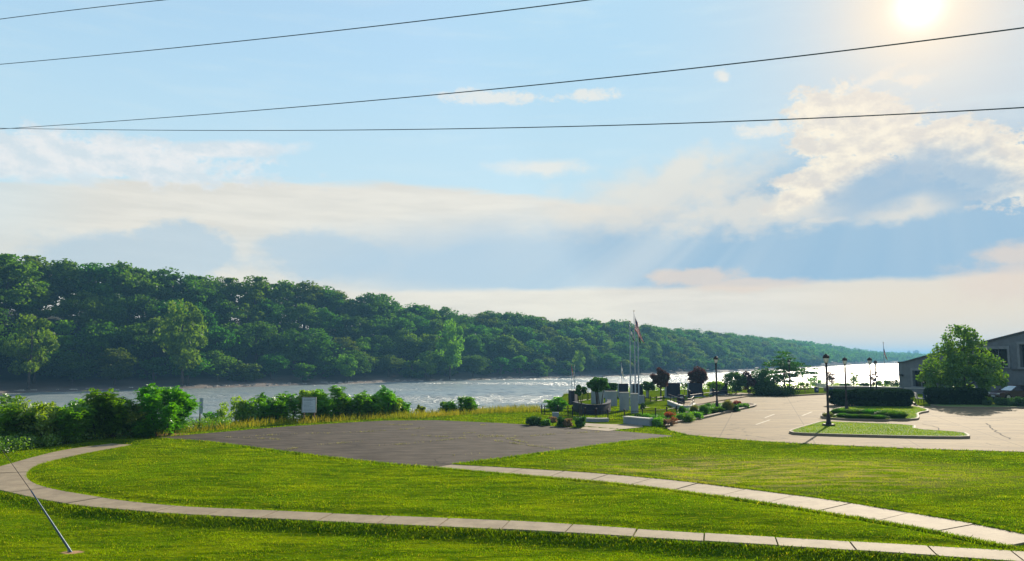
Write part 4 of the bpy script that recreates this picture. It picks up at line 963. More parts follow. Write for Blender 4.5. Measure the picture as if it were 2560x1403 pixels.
for (px, yt, yb, wp, lb, mt) in (
 (1334, 1042, 1063, 32, 'round dark shrub at the corner of the old asphalt, leftmost', m_dgreen), (1399, 1043, 1066, 27, 'round green shrub beside the stone block by the fence', m_dgreen),
 (1449, 1044, 1068, 32, 'round green shrub at the start of the memorial path', m_dgreen), (1645, 1047, 1066, 32, 'round green shrub at the end of the low planter wall', m_su),
 (1746, 1033, 1048, 40, 'spreading green plant below the upright grasses', m_su), (1842, 1013, 1029, 24, 'dark green plant near the tip of the planting bed', m_dgreen), (1862, 1010, 1021, 20, 'small green plant at the tip of the planting bed', m_su),
 (1618, 1036, 1051, 40, 'grey-green plant in the bed behind the planter wall', m_su), (1712, 1036, 1054, 46, 'green spreading plant right of the red flowers', m_su), (1368, 1048, 1064, 24, 'straggly grey-green plant between the two round shrubs', m_su),
 (1424, 1048, 1067, 24, 'pale twiggy plant between the two round shrubs at the path', m_pink), (1604, 1008, 1026, 14, 'dark shrub against the last pale wall panel', m_dgreen), (1690, 978, 990, 20, 'small green shrub between the stone markers', m_su), (1596, 1036, 1050, 16, 'low plant at the left end of the planter', m_dgreen)):
    bush('garden_shrub', px, yt, yb, wp, 'leaf', lb, 'shrub', mt, 1.6, .045, z0=0.0)
bush('red_flowers', 1672, 1033, 1050, 30, 'leaf', 'orange-red bedding flowers in the middle of the planting bed', 'flowers', m_red, 1.2, .04, z0=.05)
bush('red_flowers', 1690, 1044, 1057, 26, 'leaf', 'dark red bedding plant below the orange-red flowers', 'flowers', m_red, 1.0, .04, z0=.05)
bush('red_flowers', 1842, 1003, 1018, 18, 'leaf', 'pinkish red flowers right of the tallest feathery grass', 'flowers', m_red, .9, .04, z0=.05)
bush('faded_flowers', 1672, 1050, 1064, 34, 'leaf', 'faded pink plant at the front of the planting bed', 'flowers', m_pink, .9, .04, z0=.05)
bush('faded_flowers', 1382, 1044, 1056, 16, 'leaf', 'pale pink flowers in front of the stone block', 'flowers', m_pink, .9, .04, z0=0)

P = np.array(GP([(1675, 1062), (1700, 1053), (1760, 1043), (1830, 1027), (1870, 1016), (1790, 1016), (1745, 1018), (1715, 1032), (1640, 1046), (1575, 1050), (1570, 1058), (1628, 1063)])); n = 1500
X = rg.uniform(P[:, 0].min(), P[:, 0].max(), n); Y = rg.uniform(P[:, 1].min(), P[:, 1].max(), n); k = inpoly(X, Y, P) & (np.sin(X*1.9)+np.sin(Y*1.3+X) > -.8); X, Y = X[k], Y[k]
V, F = leaf_cloud(rg, np.stack([X, Y, .15+.12*rg.random(len(X))], 1), np.tile([.22, .22, .14], (len(X), 1)), 40, .045, .2, .3, .6, .3)
o = link('bed_groundcover', mesh_np('bed_groundcover', V, [F]), m_og); tag(o, 'low green groundcover between the shrubs of the planting bed', 'groundcover', kind='stuff')
# ------------------------------------------------------------------ hard things
m_black = pm('black_metal', (.012, .011, .013), (.03, .015, .015), 4, .6, 0, .0, spec=.3)
m_glass = pm('frosted_glass', (.75, .74, .70), (.65, .63, .6), 3, .25)
m_steel = pm('brushed_steel', (.30, .33, .37), (.22, .25, .28), 3, .4, 0, .4)
m_panel = pm('pale_stone', (.27, .30, .33), (.21, .24, .27), 1.2, .7, .01)
m_cap = pm('cap_stone', (.55, .52, .48), (.45, .42, .38), 2, .7)
m_gran = pm('dark_granite', (.022, .024, .04), (.03, .032, .05), 5, .6, spec=.1)
m_wood = pm('weathered_wood', (.16, .10, .07), (.10, .065, .045), 5, .85, .01)
m_white = pm('white_board', (.52, .56, .62), (.45, .50, .56), 3, .5)
m_ink = pm('faded_ink', (.12, .16, .22), (.18, .22, .28), 9, .7)
def lamp(px, yt, yb, label):
    X, Y = G(px, yb); z0 = gz(X, Y)+.04 if px != 2072 else .12; H = ZT(yt, Y)-z0
    r = empty('street_lamp', (X, Y, z0), 0, label, 'street lamp', 'black park lamps round the lot')
    MB().box((0, 0, .04), (.56, .56, .16)).build('footing', m_curb if px == -1 else m_black, r, bevel=.02)
    MB().lathe([(.17, .12), (.17, .2), (.13, .24), (.12, .5), (.095, .62), (.075, .8), (.07, .9), (.062, H-.75), (.055, H-.62), (.085, H-.60), (.085, H-.57), (.05, H-.54)], 14).build('pole', m_black, r, True)
    MB().lathe([(.06, H-.56), (.10, H-.53), (.145, H-.40), (.165, H-.29), (.165, H-.27)], 14).build('globe', m_glass, r, True)
    MB().lathe([(.185, H-.285), (.195, H-.26), (.19, H-.22), (.175, H-.14), (.13, H-.09), (.07, H-.07), (.06, H-.045), (.03, H-.03), (.035, H-.012), (.01, H)], 14).build('lamp_cap', m_black, r, True)
    mb = MB()
    for k in range(4):
        a = k*math.pi/2+.4; mb.tube([(math.cos(a)*.075, math.sin(a)*.075, H-.56), (math.cos(a)*.16, math.sin(a)*.16, H-.42), (math.cos(a)*.18, math.sin(a)*.18, H-.27)], .008, 4)
    mb.build('cage', m_black, r)
lamp(2072, 884, 1070, 'nearest and tallest black street lamp, standing on the front curbed island')
lamp(1793, 890, 1027, 'black street lamp on the planting bed with the ornamental grasses')
lamp(2117, 893, 1026, 'black street lamp whose foot is hidden by the left end of the long hedge')
lamp(2179.5, 893, 1019, 'black street lamp rising behind the middle of the long hedge')
lamp(2192, 901, 990, 'farther smaller black street lamp close beside the one behind the hedge')
lamp(1975, 899, 984, 'farthest black street lamp seen in front of the tiered tree')

# flagpoles and flags
def pole(px, yt, Y, label, r0=.052, z0=None, base=None):
    X = AT(px, yt, Y)[0]; z0 = gz(X, Y) if z0 is None else z0; H = ZT(yt, Y)-z0
    r = empty('flagpole', (X, Y, z0), 0, label, 'flagpole', None)
    MB().lathe([(r0*1.7, -.1), (r0*1.7, .1), (r0, .15), (r0, H*.4), (r0*.55, H-.12)], 10).build('shaft', m_steel, r, True)
    MB().lathe([(.01, H-.13), (r0*.9, H-.1), (r0*1.1, H-.05), (r0*.8, H-.01), (.01, H)], 10).build('finial', m_gold_ball, r, True)
    MB().tube([(r0*1.5, -r0, .9), (r0*.9, -r0*.4, H*.5), (r0*.8, 0, H-.15)], .006, 4).build('halyard', m_white, r)
    return X, Y, z0, H
m_gold_ball = pm('finial_ball', (.30, .24, .12), None, 3, .4, 0, .6)
def flagmat(name, fn):
    m, N = newmat(name); uv = N.node('ShaderNodeTexCoord').outputs['UV']; u, v, _ = N.sep(uv); c = fn(N, u, v)
    df = N.node('ShaderNodeBsdfDiffuse'); N.put(df.inputs[0], c); tr = N.node('ShaderNodeBsdfTranslucent'); N.put(tr.inputs[0], c); ms = N.node('ShaderNodeMixShader'); ms.inputs[0].default_value = .45
    N.put(ms.inputs[1], df.outputs[0]); N.put(ms.inputs[2], tr.outputs[0]); N.put(N.out.inputs[0], ms.outputs[0]); return m
def stripes(N, u, v):
    s = N.m('GREATER_THAN', N.m('MODULO', N.m('MULTIPLY', v, 13), 2.0), 1.0); c = N.mix(s, (.45, .02, .03), (.75, .75, .75))
    k = N.m('MULTIPLY', N.m('LESS_THAN', u, .4), N.m('GREATER_THAN', v, .46)); k2 = N.m('GREATER_THAN', N.m('ADD', N.m('SINE', N.m('MULTIPLY', u, 95)), N.m('SINE', N.m('MULTIPLY', v, 110))), 1.45)
    return N.mix(k, c, N.mix(k2, (.02, .03, .14), (.7, .7, .7)))
f_us = flagmat('striped_flag_cloth', stripes)
f_wh = flagmat('white_flag_cloth', lambda N, u, v: N.mix(N.mr(v, .80, .78), (.05, .08, .25), N.mix(N.mr(v, .18, .2), (.05, .08, .25), (.75, .76, .74))))
f_dk = flagmat('dark_flag_cloth', lambda N, u, v: N.mix(N.m('LESS_THAN', N.m('ADD', N.m('POWER', N.m('SUBTRACT', u, .5), 2.0), N.m('POWER', N.m('SUBTRACT', v, .5), 2.0)), .05), (.015, .015, .02), (.5, .5, .5)))
f_rw = flagmat('red_white_flag_cloth', lambda N, u, v: N.mix(N.m('GREATER_THAN', v, .5), (.75, .74, .72), (.5, .03, .04)))
f_pl = flagmat('plain_white_flag_cloth', lambda N, u, v: N.mix(N.m('LESS_THAN', N.m('ADD', N.m('POWER', N.m('SUBTRACT', u, .5), 2.0), N.m('POWER', N.m('SUBTRACT', v, .5), 2.0)), .03), (.8, .79, .74), (.25, .2, .1)))
def flag(X, Y, z, hoist, fly, mat, label, spread=.3, side=1):
    nu, nv = 18, 14; V = []; uv = []
    for j in range(nv):
        for i in range(nu):
            u, v = i/(nu-1), j/(nv-1)
            x = side*(u*fly*spread*(.55+.45*(1-v))+.03*math.sin(u*9+v*3)); y = -.07*math.sin(u*15+v*2)*u*1.3-.03
            zz = -(1-v)*hoist-u*fly*(.72+.2*(v))*math.sqrt(1-spread**2)*.95
            V.append((x, y, zz)); uv.append((u, v))
    me = mesh_np('flag', V, [gridfaces(nu, nv)], True); ul = me.uv_layers.new(name='UVMap'); vi = np.empty(len(me.loops), np.int32); me.loops.foreach_get('vertex_index', vi)
    ul.data.foreach_set('uv', np.array(uv, np.float32)[vi].ravel())
    o = link('flag', me, mat, None, (X, Y, z)); md = o.modifiers.new('cloth', 'SOLIDIFY'); md.thickness = .008; return tag(o, label, 'flag')
PX = [pole(1574, 802, 67, 'left flagpole of the three tall ones, the second tallest'), pole(1585, 776, 68.5, 'tallest flagpole, middle one of the three'), pole(1594, 806, 70, 'right flagpole of the three tall ones')]
x, y, z, H = PX[1]; flag(x+.06, y, z+H-.35, 1.4, 2.1, f_us, 'red and white striped flag with a blue corner hanging from the tallest pole', .4)
x, y, z, H = PX[0]; flag(x+.06, y, z+H-.5, .8, 1.0, f_wh, 'white flag with blue bands hanging from the left tall pole', .42)
x, y, z, H = PX[2]; flag(x+.03, y, z+H-.55, .75, 1.0, f_dk, 'black flag hanging folded from the right tall pole', .2)
a = pole(1429, 912, 86, 'thin short flagpole at the left end of the memorial, left of a pair', .03); flag(a[0], a[1], a[2]+a[3]-.1, .7, 1.1, f_rw, 'red and white flag on the left pole of the pair by the river', .2)
a = pole(1436, 911, 87, 'thin short flagpole at the left end of the memorial, right of a pair', .03); flag(a[0], a[1], a[2]+a[3]-.35, .7, 1.0, f_wh, 'white and dark flag on the right pole of the pair by the river', .14, -1)
a = pole(1553, 904, 86, 'thin short flagpole behind the dark stones left of the tall poles', .03); flag(a[0], a[1], a[2]+a[3]-.35, .9, 1.2, f_pl, 'plain white flag drooping from the thin pole above the dark stones', .3)
a = pole(2208, 855, 104, 'tall thin flagpole by the river left of the building', .05); flag(a[0], a[1], a[2]+a[3]-.6, 1.0, 1.4, f_us, 'small striped flag hanging from the flagpole near the building', .3)

# pale curved wall panels of the memorial
def panel(pxa, pxb, yt, yb, label, mat=m_panel, cap=True, th=.22, bul=.12, name='memorial_panel', turn=.25):
    Xa, Ya = G(pxa, yb); Xb = AT(pxb, yb, Ya)[0]; H = ZT(yt, Ya); w_ = Xb-Xa; r = empty(name, (Xa, Ya, 0), 0, label, 'memorial wall', None)
    n = 7; F_ = [(w_*k/(n-1), turn*w_*k/(n-1)-bul*math.sin(math.pi*k/(n-1))) for k in range(n)]; B_ = [(p_[0]+.03, p_[1]+th) for p_ in F_]
    MB().prism(F_+B_[::-1], -.2, H).build('wall', mat, r)
    if cap: MB().prism([(p_[0], p_[1]-.03) for p_ in F_]+[(p_[0], p_[1]+.03) for p_ in B_[::-1]], H+.003, H+.07).build('capstone', m_cap, r)
    return r
panel(1513, 1544, 980, 1018, 'pale curved wall panel, leftmost of the three in a row before the flagpoles')
panel(1549, 1575, 983, 1029, 'pale curved wall panel in the middle of the row before the flagpoles')
panel(1577, 1597, 986, 1035, 'narrow pale wall panel at the right end of the row before the flagpoles')
panel(1478, 1510, 978, 1010, 'pale wall panel half hidden by the many-stemmed green tree')
panel(1598, 1612, 990, 1011, 'low pale wall panel just right of the flagpoles')
def stone(pxa, pxb, yt, yb, label, th=.35):
    Xa, Ya = G(pxa, yb); Xb = AT(pxb, yb, Ya)[0]; H = ZT(yt, Ya); w_ = Xb-Xa; r = empty('granite_stone', ((Xa+Xb)/2, Ya, 0), 0, label, 'memorial stone', None)
    MB().box((0, th/2, H/2), (w_, th, H+.2)).build('slab', m_gran, r, bevel=.02); MB().box((-w_/2-.07, th/2, H/2-.01), (.13, th+.06, H+.18)).build('edge_stone', m_panel, r, bevel=.01)
    MB().box((0, th/2+.02, .06), (w_+.5, th+.3, .16)).build('plinth', m_panel, r, bevel=.01)
stone(1513, 1540, 960, 996, 'dark granite slab behind the leftmost pale panel'); stone(1548, 1571, 962, 996, 'dark granite slab between the leftmost pale panel and the flagpoles')
stone(1583, 1608, 962, 996, 'dark granite slab right behind the flagpoles'); stone(1667, 1701, 960, 995, 'dark granite slab between the purple-leaved trees'); stone(1723, 1757, 960, 993, 'wide dark granite slab under the right purple tree')
stone(1780, 1820, 960, 988, 'long dark granite slab behind the railing by the street lamp')
for (px, yt, lb) in ((1618, 962, 'slim pale stone pillar left of the purple tree trunk'),):
    X, Y = G(px, 996); r = MB().box((0, 0, ZT(yt, Y)/2), (.2, .3, ZT(yt, Y))).box((0, 0, ZT(yt, Y)+.02), (.26, .36, .05)).build('stone_pillar', m_panel, None, loc=(X, Y, 0), bevel=.01); tag(r, lb, 'pillar')
for (px, yt, yb, lb) in ((1674, 968, 992, 'left pale stone marker with a slanted top before the dark slab'), (1688, 965, 992, 'right pale stone marker, taller, before the dark slab')):
    X, Y = G(px, yb); H = ZT(yt, Y); w_ = .34; mb = MB(); mb.add([(-w_/2, -.12, 0), (w_/2, -.12, 0), (w_/2, .12, 0), (-w_/2, .12, 0), (-w_/2-.05, -.12, H*.9), (w_/2, -.12, H), (w_/2, .12, H), (-w_/2-.05, .12, H*.9)], [(3, 2, 1, 0), (4, 5, 6, 7), (0, 1, 5, 4), (1, 2, 6, 5), (2, 3, 7, 6), (3, 0, 4, 7)])
    tag(mb.build('stone_marker', m_panel, None, loc=(X, Y, 0), bevel=.015), lb, 'stone marker')
def wall_line(name, px, zt, th, mat, label, cap=m_cap, cat='low wall', z0=-.1, railing=0.0, z=0.0, Ys=None):
    P = smooth_path(GP(px), .5) if len(px) > 2 else np.array(GP(px)); n = len(P); T = np.gradient(P, axis=0); T /= np.linalg.norm(T, axis=1)[:, None]; Nn = np.stack([-T[:, 1], T[:, 0]], 1)*th/2
    o0 = P[0]; r = empty(name, (o0[0], o0[1], z), 0, label, cat, None)
    def body(t_, a, b):
        mb = MB(); V = []; F = []
        for i in range(n):
            q = P[i]-o0; e = Nn[i]*t_; V += [(q[0]-e[0], q[1]-e[1], a), (q[0]+e[0], q[1]+e[1], a), (q[0]+e[0], q[1]+e[1], b), (q[0]-e[0], q[1]-e[1], b)]
        for i in range(n-1):
            for k in range(4): F.append((i*4+k, i*4+(k+1) % 4, i*4+4+(k+1) % 4, i*4+4+k))
        F += [(0, 1, 2, 3), ((n-1)*4+3, (n-1)*4+2, (n-1)*4+1, (n-1)*4)]; return mb.add(V, F)
    body(1, z0, zt).build('wall', mat, r)
    if cap: body(1.25, zt+.003, zt+.07).build('capstone', cap, r)
    if railing:
        for zz in (zt+.25, zt+railing):
            pass
        mb = MB(); [mb.tube([(p_[0]-o0[0], p_[1]-o0[1], zt+h_) for p_ in P], .03, 5) for h_ in (railing*.5, railing)]; mb.build('rail', m_black, r)
        for p_ in P[::4]: MB().tube([(p_[0]-o0[0], p_[1]-o0[1], zt-.02), (p_[0]-o0[0], p_[1]-o0[1], zt+railing)], .035, 6).build('post', m_black, r)
    return r
wall_line('curved_granite_wall', [(1436, 1028), (1450, 1033), (1470, 1037), (1500, 1037), (1521, 1031), (1523, 1021)], .68, .25, m_gran, 'low curved dark granite wall with pale coping inside the black fence', cap=m_gran)
wall_line('curved_granite_wall', [(1424, 1010), (1428, 1013), (1434, 1013.5), (1441, 1009)], 1.25, .2, m_gran, 'tall curved dark granite panel at the left end of the memorial', cap=m_cap)
wall_line('planter_wall', [(1467, 1056), (1490, 1057), (1520, 1056.5)], .22, .3, m_panel, 'low pale planter wall left of the memorial path')
wall_line('planter_wall', [(1563, 1060), (1600, 1063.5), (1628, 1066)], .42, .35, m_panel, 'low pale planter wall right of the memorial path')
wall_line('planter_wall', [(1735, 1020), (1728, 1027), (1710, 1028), (1690, 1021), (1672, 1013)], .35, .25, m_panel, 'curved planter wall with black railing left of the sidewalk', railing=.6)
wall_line('retaining_wall', [(2060, 979), (2150, 980), (2255, 983)], .62, .35, pm('brown_block', (.20, .16, .13), (.14, .11, .09), 3, .9, .02), 'long brown block retaining wall between the lot and the river')
wall_line('retaining_wall', [(2262, 984.5), (2400, 988), (2620, 992)], .62, .35, pm('grey_block', (.20, .20, .21), (.15, .15, .16), 3, .9, .02), 'grey block wall at the foot of the low building')
wall_line('stone_block', [(1381, 1045.5), (1397, 1045.5)], .40, .45, m_panel, 'single pale stone block between the round shrubs by the fence', cap=None, cat='stone block')
X, Y = G(1702, 1012); r = empty('plaque_stone', (X, Y, 0), .2, 'squat black stone with a small white plate beside the curved planter', 'memorial stone')
MB().box((0, 0, .4), (.72, .4, .95), taper=.8).build('slab', m_gran, r, bevel=.05); MB().box((0, -.19, .66), (.3, .02, .1)).build('plate', m_white, r)
# black fence
def fence(pts, h, label, step=.13, gate=False, rails=2, mat=None, name='iron_fence', pick=True, dz=0.0):
    P = [np.array(G(*p_)) for p_ in pts]; r = empty(name, (P[0][0], P[0][1], 0), 0, label, 'fence', None); o0 = P[0]; rl = MB(); pk = MB()
    for i, p_ in enumerate(P):
        q = p_-o0; MB().box((q[0], q[1], h/2+.03), (.07, .07, h+.1)).lathe([(.045, h+.08), (.05, h+.11), (.01, h+.15)], 6, (q[0], q[1], 0)).build('post', m_black, r)
        if i < len(P)-1:
            q2 = P[i+1]-o0; L = np.linalg.norm(q2-q)
            for k in range(rails):
                zz = h-.04-k*(h-.16)/max(1, rails-1); rl.tube([(q[0], q[1], zz), (q2[0], q2[1], zz)], .016 if pick else .03, 4)
            if pick:
                for k in range(1, int(L/step)):
                    t = k*step/L; c_ = q*(1-t)+q2*t; pk.tube([(c_[0], c_[1], .05), (c_[0], c_[1], h)], .009, 4)
    rl.build('rail', mat or m_black, r)
    if pick: pk.build('pickets', m_black, r)
fence([(1354, 1040), (1362, 1040.5), (1395, 1042), (1420, 1044), (1431, 1045), (1462, 1048.5), (1490, 1051), (1520, 1053), (1561, 1053), (1606, 1051), (1639, 1049), (1667, 1046), (1692, 1041)], .66, 'black iron picket fence curving round the front of the memorial garden')
fence([(1422, 1012), (1445, 1006), (1470, 1002), (1500, 998)], .8, 'black picket fence behind the small green trees on the river side')
fence([(1612, 1006), (1626, 1006), (1641, 1005), (1660, 1003)], .45, 'low black two-rail fence behind the flagpole lawn', pick=False)
m_rail = pm('pale_rail', (.42, .40, .38), None, 3, .5)
fence([(1700, 1006), (1724, 1003), (1758, 998), (1784, 994), (1823, 989), (1842, 987)], .62, 'long black railing beside the sidewalk above the lot', pick=False, mat=m_gran)
for (px, yt, yb, lb) in ((1723, 978, 1003, 'black bollard at the near end of the sidewalk'), (1784, 974, 993, 'black bollard beside the sidewalk left of the street lamp')):
    X, Y = G(px, yb); H = ZT(yt, Y); tag(MB().lathe([(.17, 0), (.17, .08), (.12, .12), (.11, H*.75), (.15, H*.8), (.15, H*.88), (.09, H*.95), (.02, H)], 10).build('bollard', m_black, None, True, (X, Y, .1)), lb, 'bollard')

# notice board and narrow sign
Xs_, Ys_ = G(771.5, 1057); r = empty('notice_board', (Xs_, Ys_, gz(Xs_, Ys_)), 0, 'square white notice board with blue-grey writing on two wooden posts', 'sign'); zt_ = ZT(993, Ys_)-gz(Xs_, Ys_); zb_ = ZT(1032, Ys_)-gz(Xs_, Ys_); sw = 35/FPX*Ys_
MB().box((0, 0, (zt_+zb_)/2), (sw*.92, .03, (zt_-zb_)*.93)).build('board', m_white, r, bevel=.004)
mb = MB(); hh = (zt_-zb_)
for sx_ in (-1, 1): mb.box((sx_*sw*.48, -.002, (zt_+zb_)/2), (.05, .06, hh))
for zz in (zt_, zb_): mb.box((0, -.002, zz+(-.025 if zz == zt_ else .025)), (sw*.92, .062, .05))
mb.build('frame', pm('grey_frame', (.34, .36, .38), None, 3, .6), r)
for sx_ in (-.36, .36): MB().box((sx_*sw, .05, zb_/2+.1), (.09, .09, zb_+.5)).build('post', m_wood, r, bevel=.006)
mb = MB(); rr = random.Random(2)
for k in range(9):
    wl = sw*rr.uniform(.35, .74); x0_ = -sw*.38
    while x0_ < -sw*.38+wl:
        l_ = rr.uniform(.03, .09); mb.box((x0_+l_/2, -.018, zt_-.14-k*hh*.085-(.05 if k > 1 else 0)), (l_, .006, .035 if k < 2 else .02)); x0_ += l_+.018
mb.build('lettering', m_ink, r)
X, Y = G(498, 1075); zg = gz(X, Y); r = empty('narrow_sign', (X, Y, zg), 0, 'tall narrow pale sign on a thin black post between two bushes', 'sign'); zt_ = ZT(995, Y)-zg; zb_ = ZT(1034, Y)-zg; sw = 9.5/FPX*Y
MB().box((.06, 0, (zt_+zb_)/2), (sw, .012, zt_-zb_)).build('sign_plate', m_white, r, bevel=.003); MB().box((0, .03, zt_/2-.2), (.06, .04, zt_+.3)).build('post', m_black, r)
mb = MB()
for k in range(10): mb.box((.06, -.009, zt_-.08-k*.055), (sw*.7*(.7+.3*math.sin(k*2.3)), .005, .02))
mb.box((.06, -.009, zb_+.2), (.05, .005, .06)).box((.06, -.009, zb_+.08), (.06, .005, .04)); mb.build('lettering', m_ink, r)

# guyed anchor with its guard tube
X0, Y0 = G(178, 1373, -.22); z0 = gz(X0, Y0); T1 = np.array(AT(77, 1226, Y0+.0)); B0 = np.array((X0, Y0, z0)); D_ = (T1-B0)
r = empty('guy_wire', (X0, Y0, z0), 0, 'slanting blue-grey guy wire guard rising from bare soil at the lower left', 'guy wire')
m_guard = pm('galvanised_guard', (.08, .13, .19), (.05, .08, .12), 6, .45, .003, .3)
pts = [tuple(D_*k+np.array([.03*math.sin(math.pi*k)*1.2, 0, -.05*math.sin(math.pi*k)])) for k in (0, .15, .3, .5, .7, .85, 1)]
MB().tube([(D_[0]*-.03, 0, -.15)]+pts, [.034, .030, .028, .026, .023, .020, .017, .014], 8).build('guard_tube', m_guard, r, True)
AX = np.array(AT(-160, 880, Y0+.0))-B0; MB().tube([tuple(D_*.98), tuple(D_+(np.array(AT(10, 1132, Y0))-B0-D_)*1.0), tuple(AX)], [.008, .006, .006], 5).build('wire', m_black, r)
MB().tube([(-.02, 0, -.2), tuple(D_*.06)], .03, 8).build('anchor_rod', m_steel, r)
# power lines
def wire(pts, dl, dr, label, rad=.017):
    xs = np.array([p_[0] for p_ in pts], float); ys = np.array([p_[1] for p_ in pts], float); co = np.polyfit(xs, ys, min(2, len(xs)-1)); q = []
    for x in np.linspace(-700, 3260, 60):
        iv = 1/dl+(1/dr-1/dl)*x/2560
        if iv < .012: continue
        if np.polyval(co, x) < -700: continue
        q.append(AT(x, np.polyval(co, x), 1/iv))
    o = MB().tube(q, rad, 6).build('power_line', m_wire, None, True); return tag(o, label, 'power line')
m_wire = pm('cable', (.035, .07, .10), None, 3, .5)
wire([(0, 48), (210, 22), (420, -1)], 30, 15, 'topmost power line cutting the upper left corner of the sky', .014)
wire([(0, 161), (740, 88), (1480, -1)], 32, 14, 'second power line from the top crossing to the upper middle', .014)
wire([(0, 321), (640, 280), (1280, 218), (1900, 149), (2560, 71)], 42, 15, 'third power line, rising from the left crossing point towards the sun', .015)
wire([(0, 321), (430, 325), (850, 326), (1180, 322), (1700, 308), (2560, 269)], 45, 17, 'lowest power line, nearly level across the whole sky', .015)

# ------------------------------------------------------------------ building at the right
Y1, Y2 = 96.0, 70.0; Apt = np.array(AT(2245, 900, Y1)[:2]); Bpt = np.array(AT(2760, 900, Y2)[:2]); AB = Bpt-Apt; LAB = np.linalg.norm(AB); U = AB/LAB; NN = np.array([U[1], -U[0]])
if NN[1] > 0: NN = -NN
def fac(px, py):                            # photo point -> (distance along the facade, height)
    d_ = ray(px, py); M = np.array([[d_[0], -U[0]], [d_[1], -U[1]]]); t, u = np.linalg.solve(M, Apt); return u, EYE+d_[2]*t
m_stucco = pm('grey_stucco', (.15, .155, .175), (.11, .115, .13), 1.5, .85, .01)
m_trim = pm('pale_trim', (.22, .225, .24), None, 2, .7); m_roof = pm('roof_metal', (.06, .055, .06), None, 2, .45)
m_pane, N = newmat('window_glass'); p = N.node('ShaderNodeBsdfPrincipled'); p.inputs['Base Color'].default_value = (.012, .009, .012, 1); p.inputs['Roughness'].default_value = .08; N.put(N.out.inputs[0], p.outputs[0])
bd = empty('low_building', (Apt[0], Apt[1], 0), math.atan2(U[1], U[0]), 'low grey building with a sloping roof behind the big maple', 'building')
roofp = [fac(2245, 908), fac(2261, 907), fac(2312, 893), fac(2480, 852), fac(2560, 832), fac(2700, 797)]
ru = [q[0] for q in roofp]; rz = [q[1] for q in roofp]; rf = lambda u: float(np.interp(u, ru, rz)); uend = ru[-1]
wins = [(2282, 2334, 927, 967), (2440, 2519, 873, 917), (2549, 2600, 861, 919)]
ww = []
for a, b, t_, bt in wins: (ua, zt1), (ub, _) = fac(a, t_), fac(b, t_); ww.append((ua, ub, fac((a+b)/2, bt)[1], fac((a+b)/2, t_)[1]))
mb = MB(); cuts = sorted([0]+[q for w_ in ww for q in w_[:2]]+[u for u in ru[1:-1]]+[uend]); TH = .4
def pan(mb, u0, u1, z0a, z0b, z1a, z1b, y0=0.0, y1=TH):
    mb.add([(u0, y0, z0a), (u1, y0, z0b), (u1, y1, z0b), (u0, y1, z0a), (u0, y0, z1a), (u1, y0, z1b), (u1, y1, z1b), (u0, y1, z1a)], [(3, 2, 1, 0), (4, 5, 6, 7), (0, 1, 5, 4), (1, 2, 6, 5), (2, 3, 7, 6), (3, 0, 4, 7)])
for u0, u1 in zip(cuts[:-1], cuts[1:]):
    if u1-u0 < 1e-3: continue
    um = (u0+u1)/2; win = next((w_ for w_ in ww if w_[0] < um < w_[1]), None)
    if win: pan(mb, u0, u1, -.3, -.3, win[2], win[2]); pan(mb, u0, u1, win[3], win[3], rf(u0), rf(u1))
    else: pan(mb, u0, u1, -.3, -.3, rf(u0), rf(u1))
mb.build('wall', m_stucco, bd)
mb = MB()
for u0, u1 in zip(ru[:-1], ru[1:]): pan(mb, u0, u1, -.3, -.3, rf(u0)-.05, rf(u1)-.05, TH+.35, 16)
mb.build('rear_wall', m_stucco, bd)
mb = MB()
for u0, u1 in zip(ru[:-1], ru[1:]): pan(mb, u0-(.15 if u0 == 0 else 0), u1, rf(u0)+.004, rf(u1)+.004, rf(u0)+.16, rf(u1)+.16, -.15, 16.2)
mb.build('roof', m_roof, bd)
for (ua, ub, zb_, zt_) in ww:
    f_ = MB(); b_ = .28
    f_.box(((ua+ub)/2, -.03, zt_+b_/2+.003), (ub-ua+2*b_, .12, b_)); f_.box((ua-b_/2, -.03, (zt_+zb_)/2), (b_, .12, zt_-zb_)); f_.box((ub+b_/2, -.03, (zt_+zb_)/2), (b_, .12, zt_-zb_)); f_.box(((ua+ub)/2, -.06, zb_-.08), (ub-ua+2*b_, .2, .15))
    n_ = max(1, round((ub-ua)/1.3))
    for k in range(1, n_): f_.box((ua+(ub-ua)*k/n_, .22, (zt_+zb_)/2), (.06, .08, zt_-zb_))
    wf = f_.build('window', m_trim, bd); MB().box(((ua+ub)/2, .32, (zt_+zb_)/2), (ub-ua, .03, zt_-zb_)).build('pane', m_pane, wf)
u_, z_ = fac(2256, 938); MB().box((u_, -.12, z_), (.35, .22, .25)).build('wall_light', m_black, bd, bevel=.03)
u0, z0_ = fac(2530, 924); u1 = fac(2700, 924)[0]; MB().box(((u0+u1)/2, -.06, z0_), (u1-u0, .12, .18)).build('band', m_roof, bd)

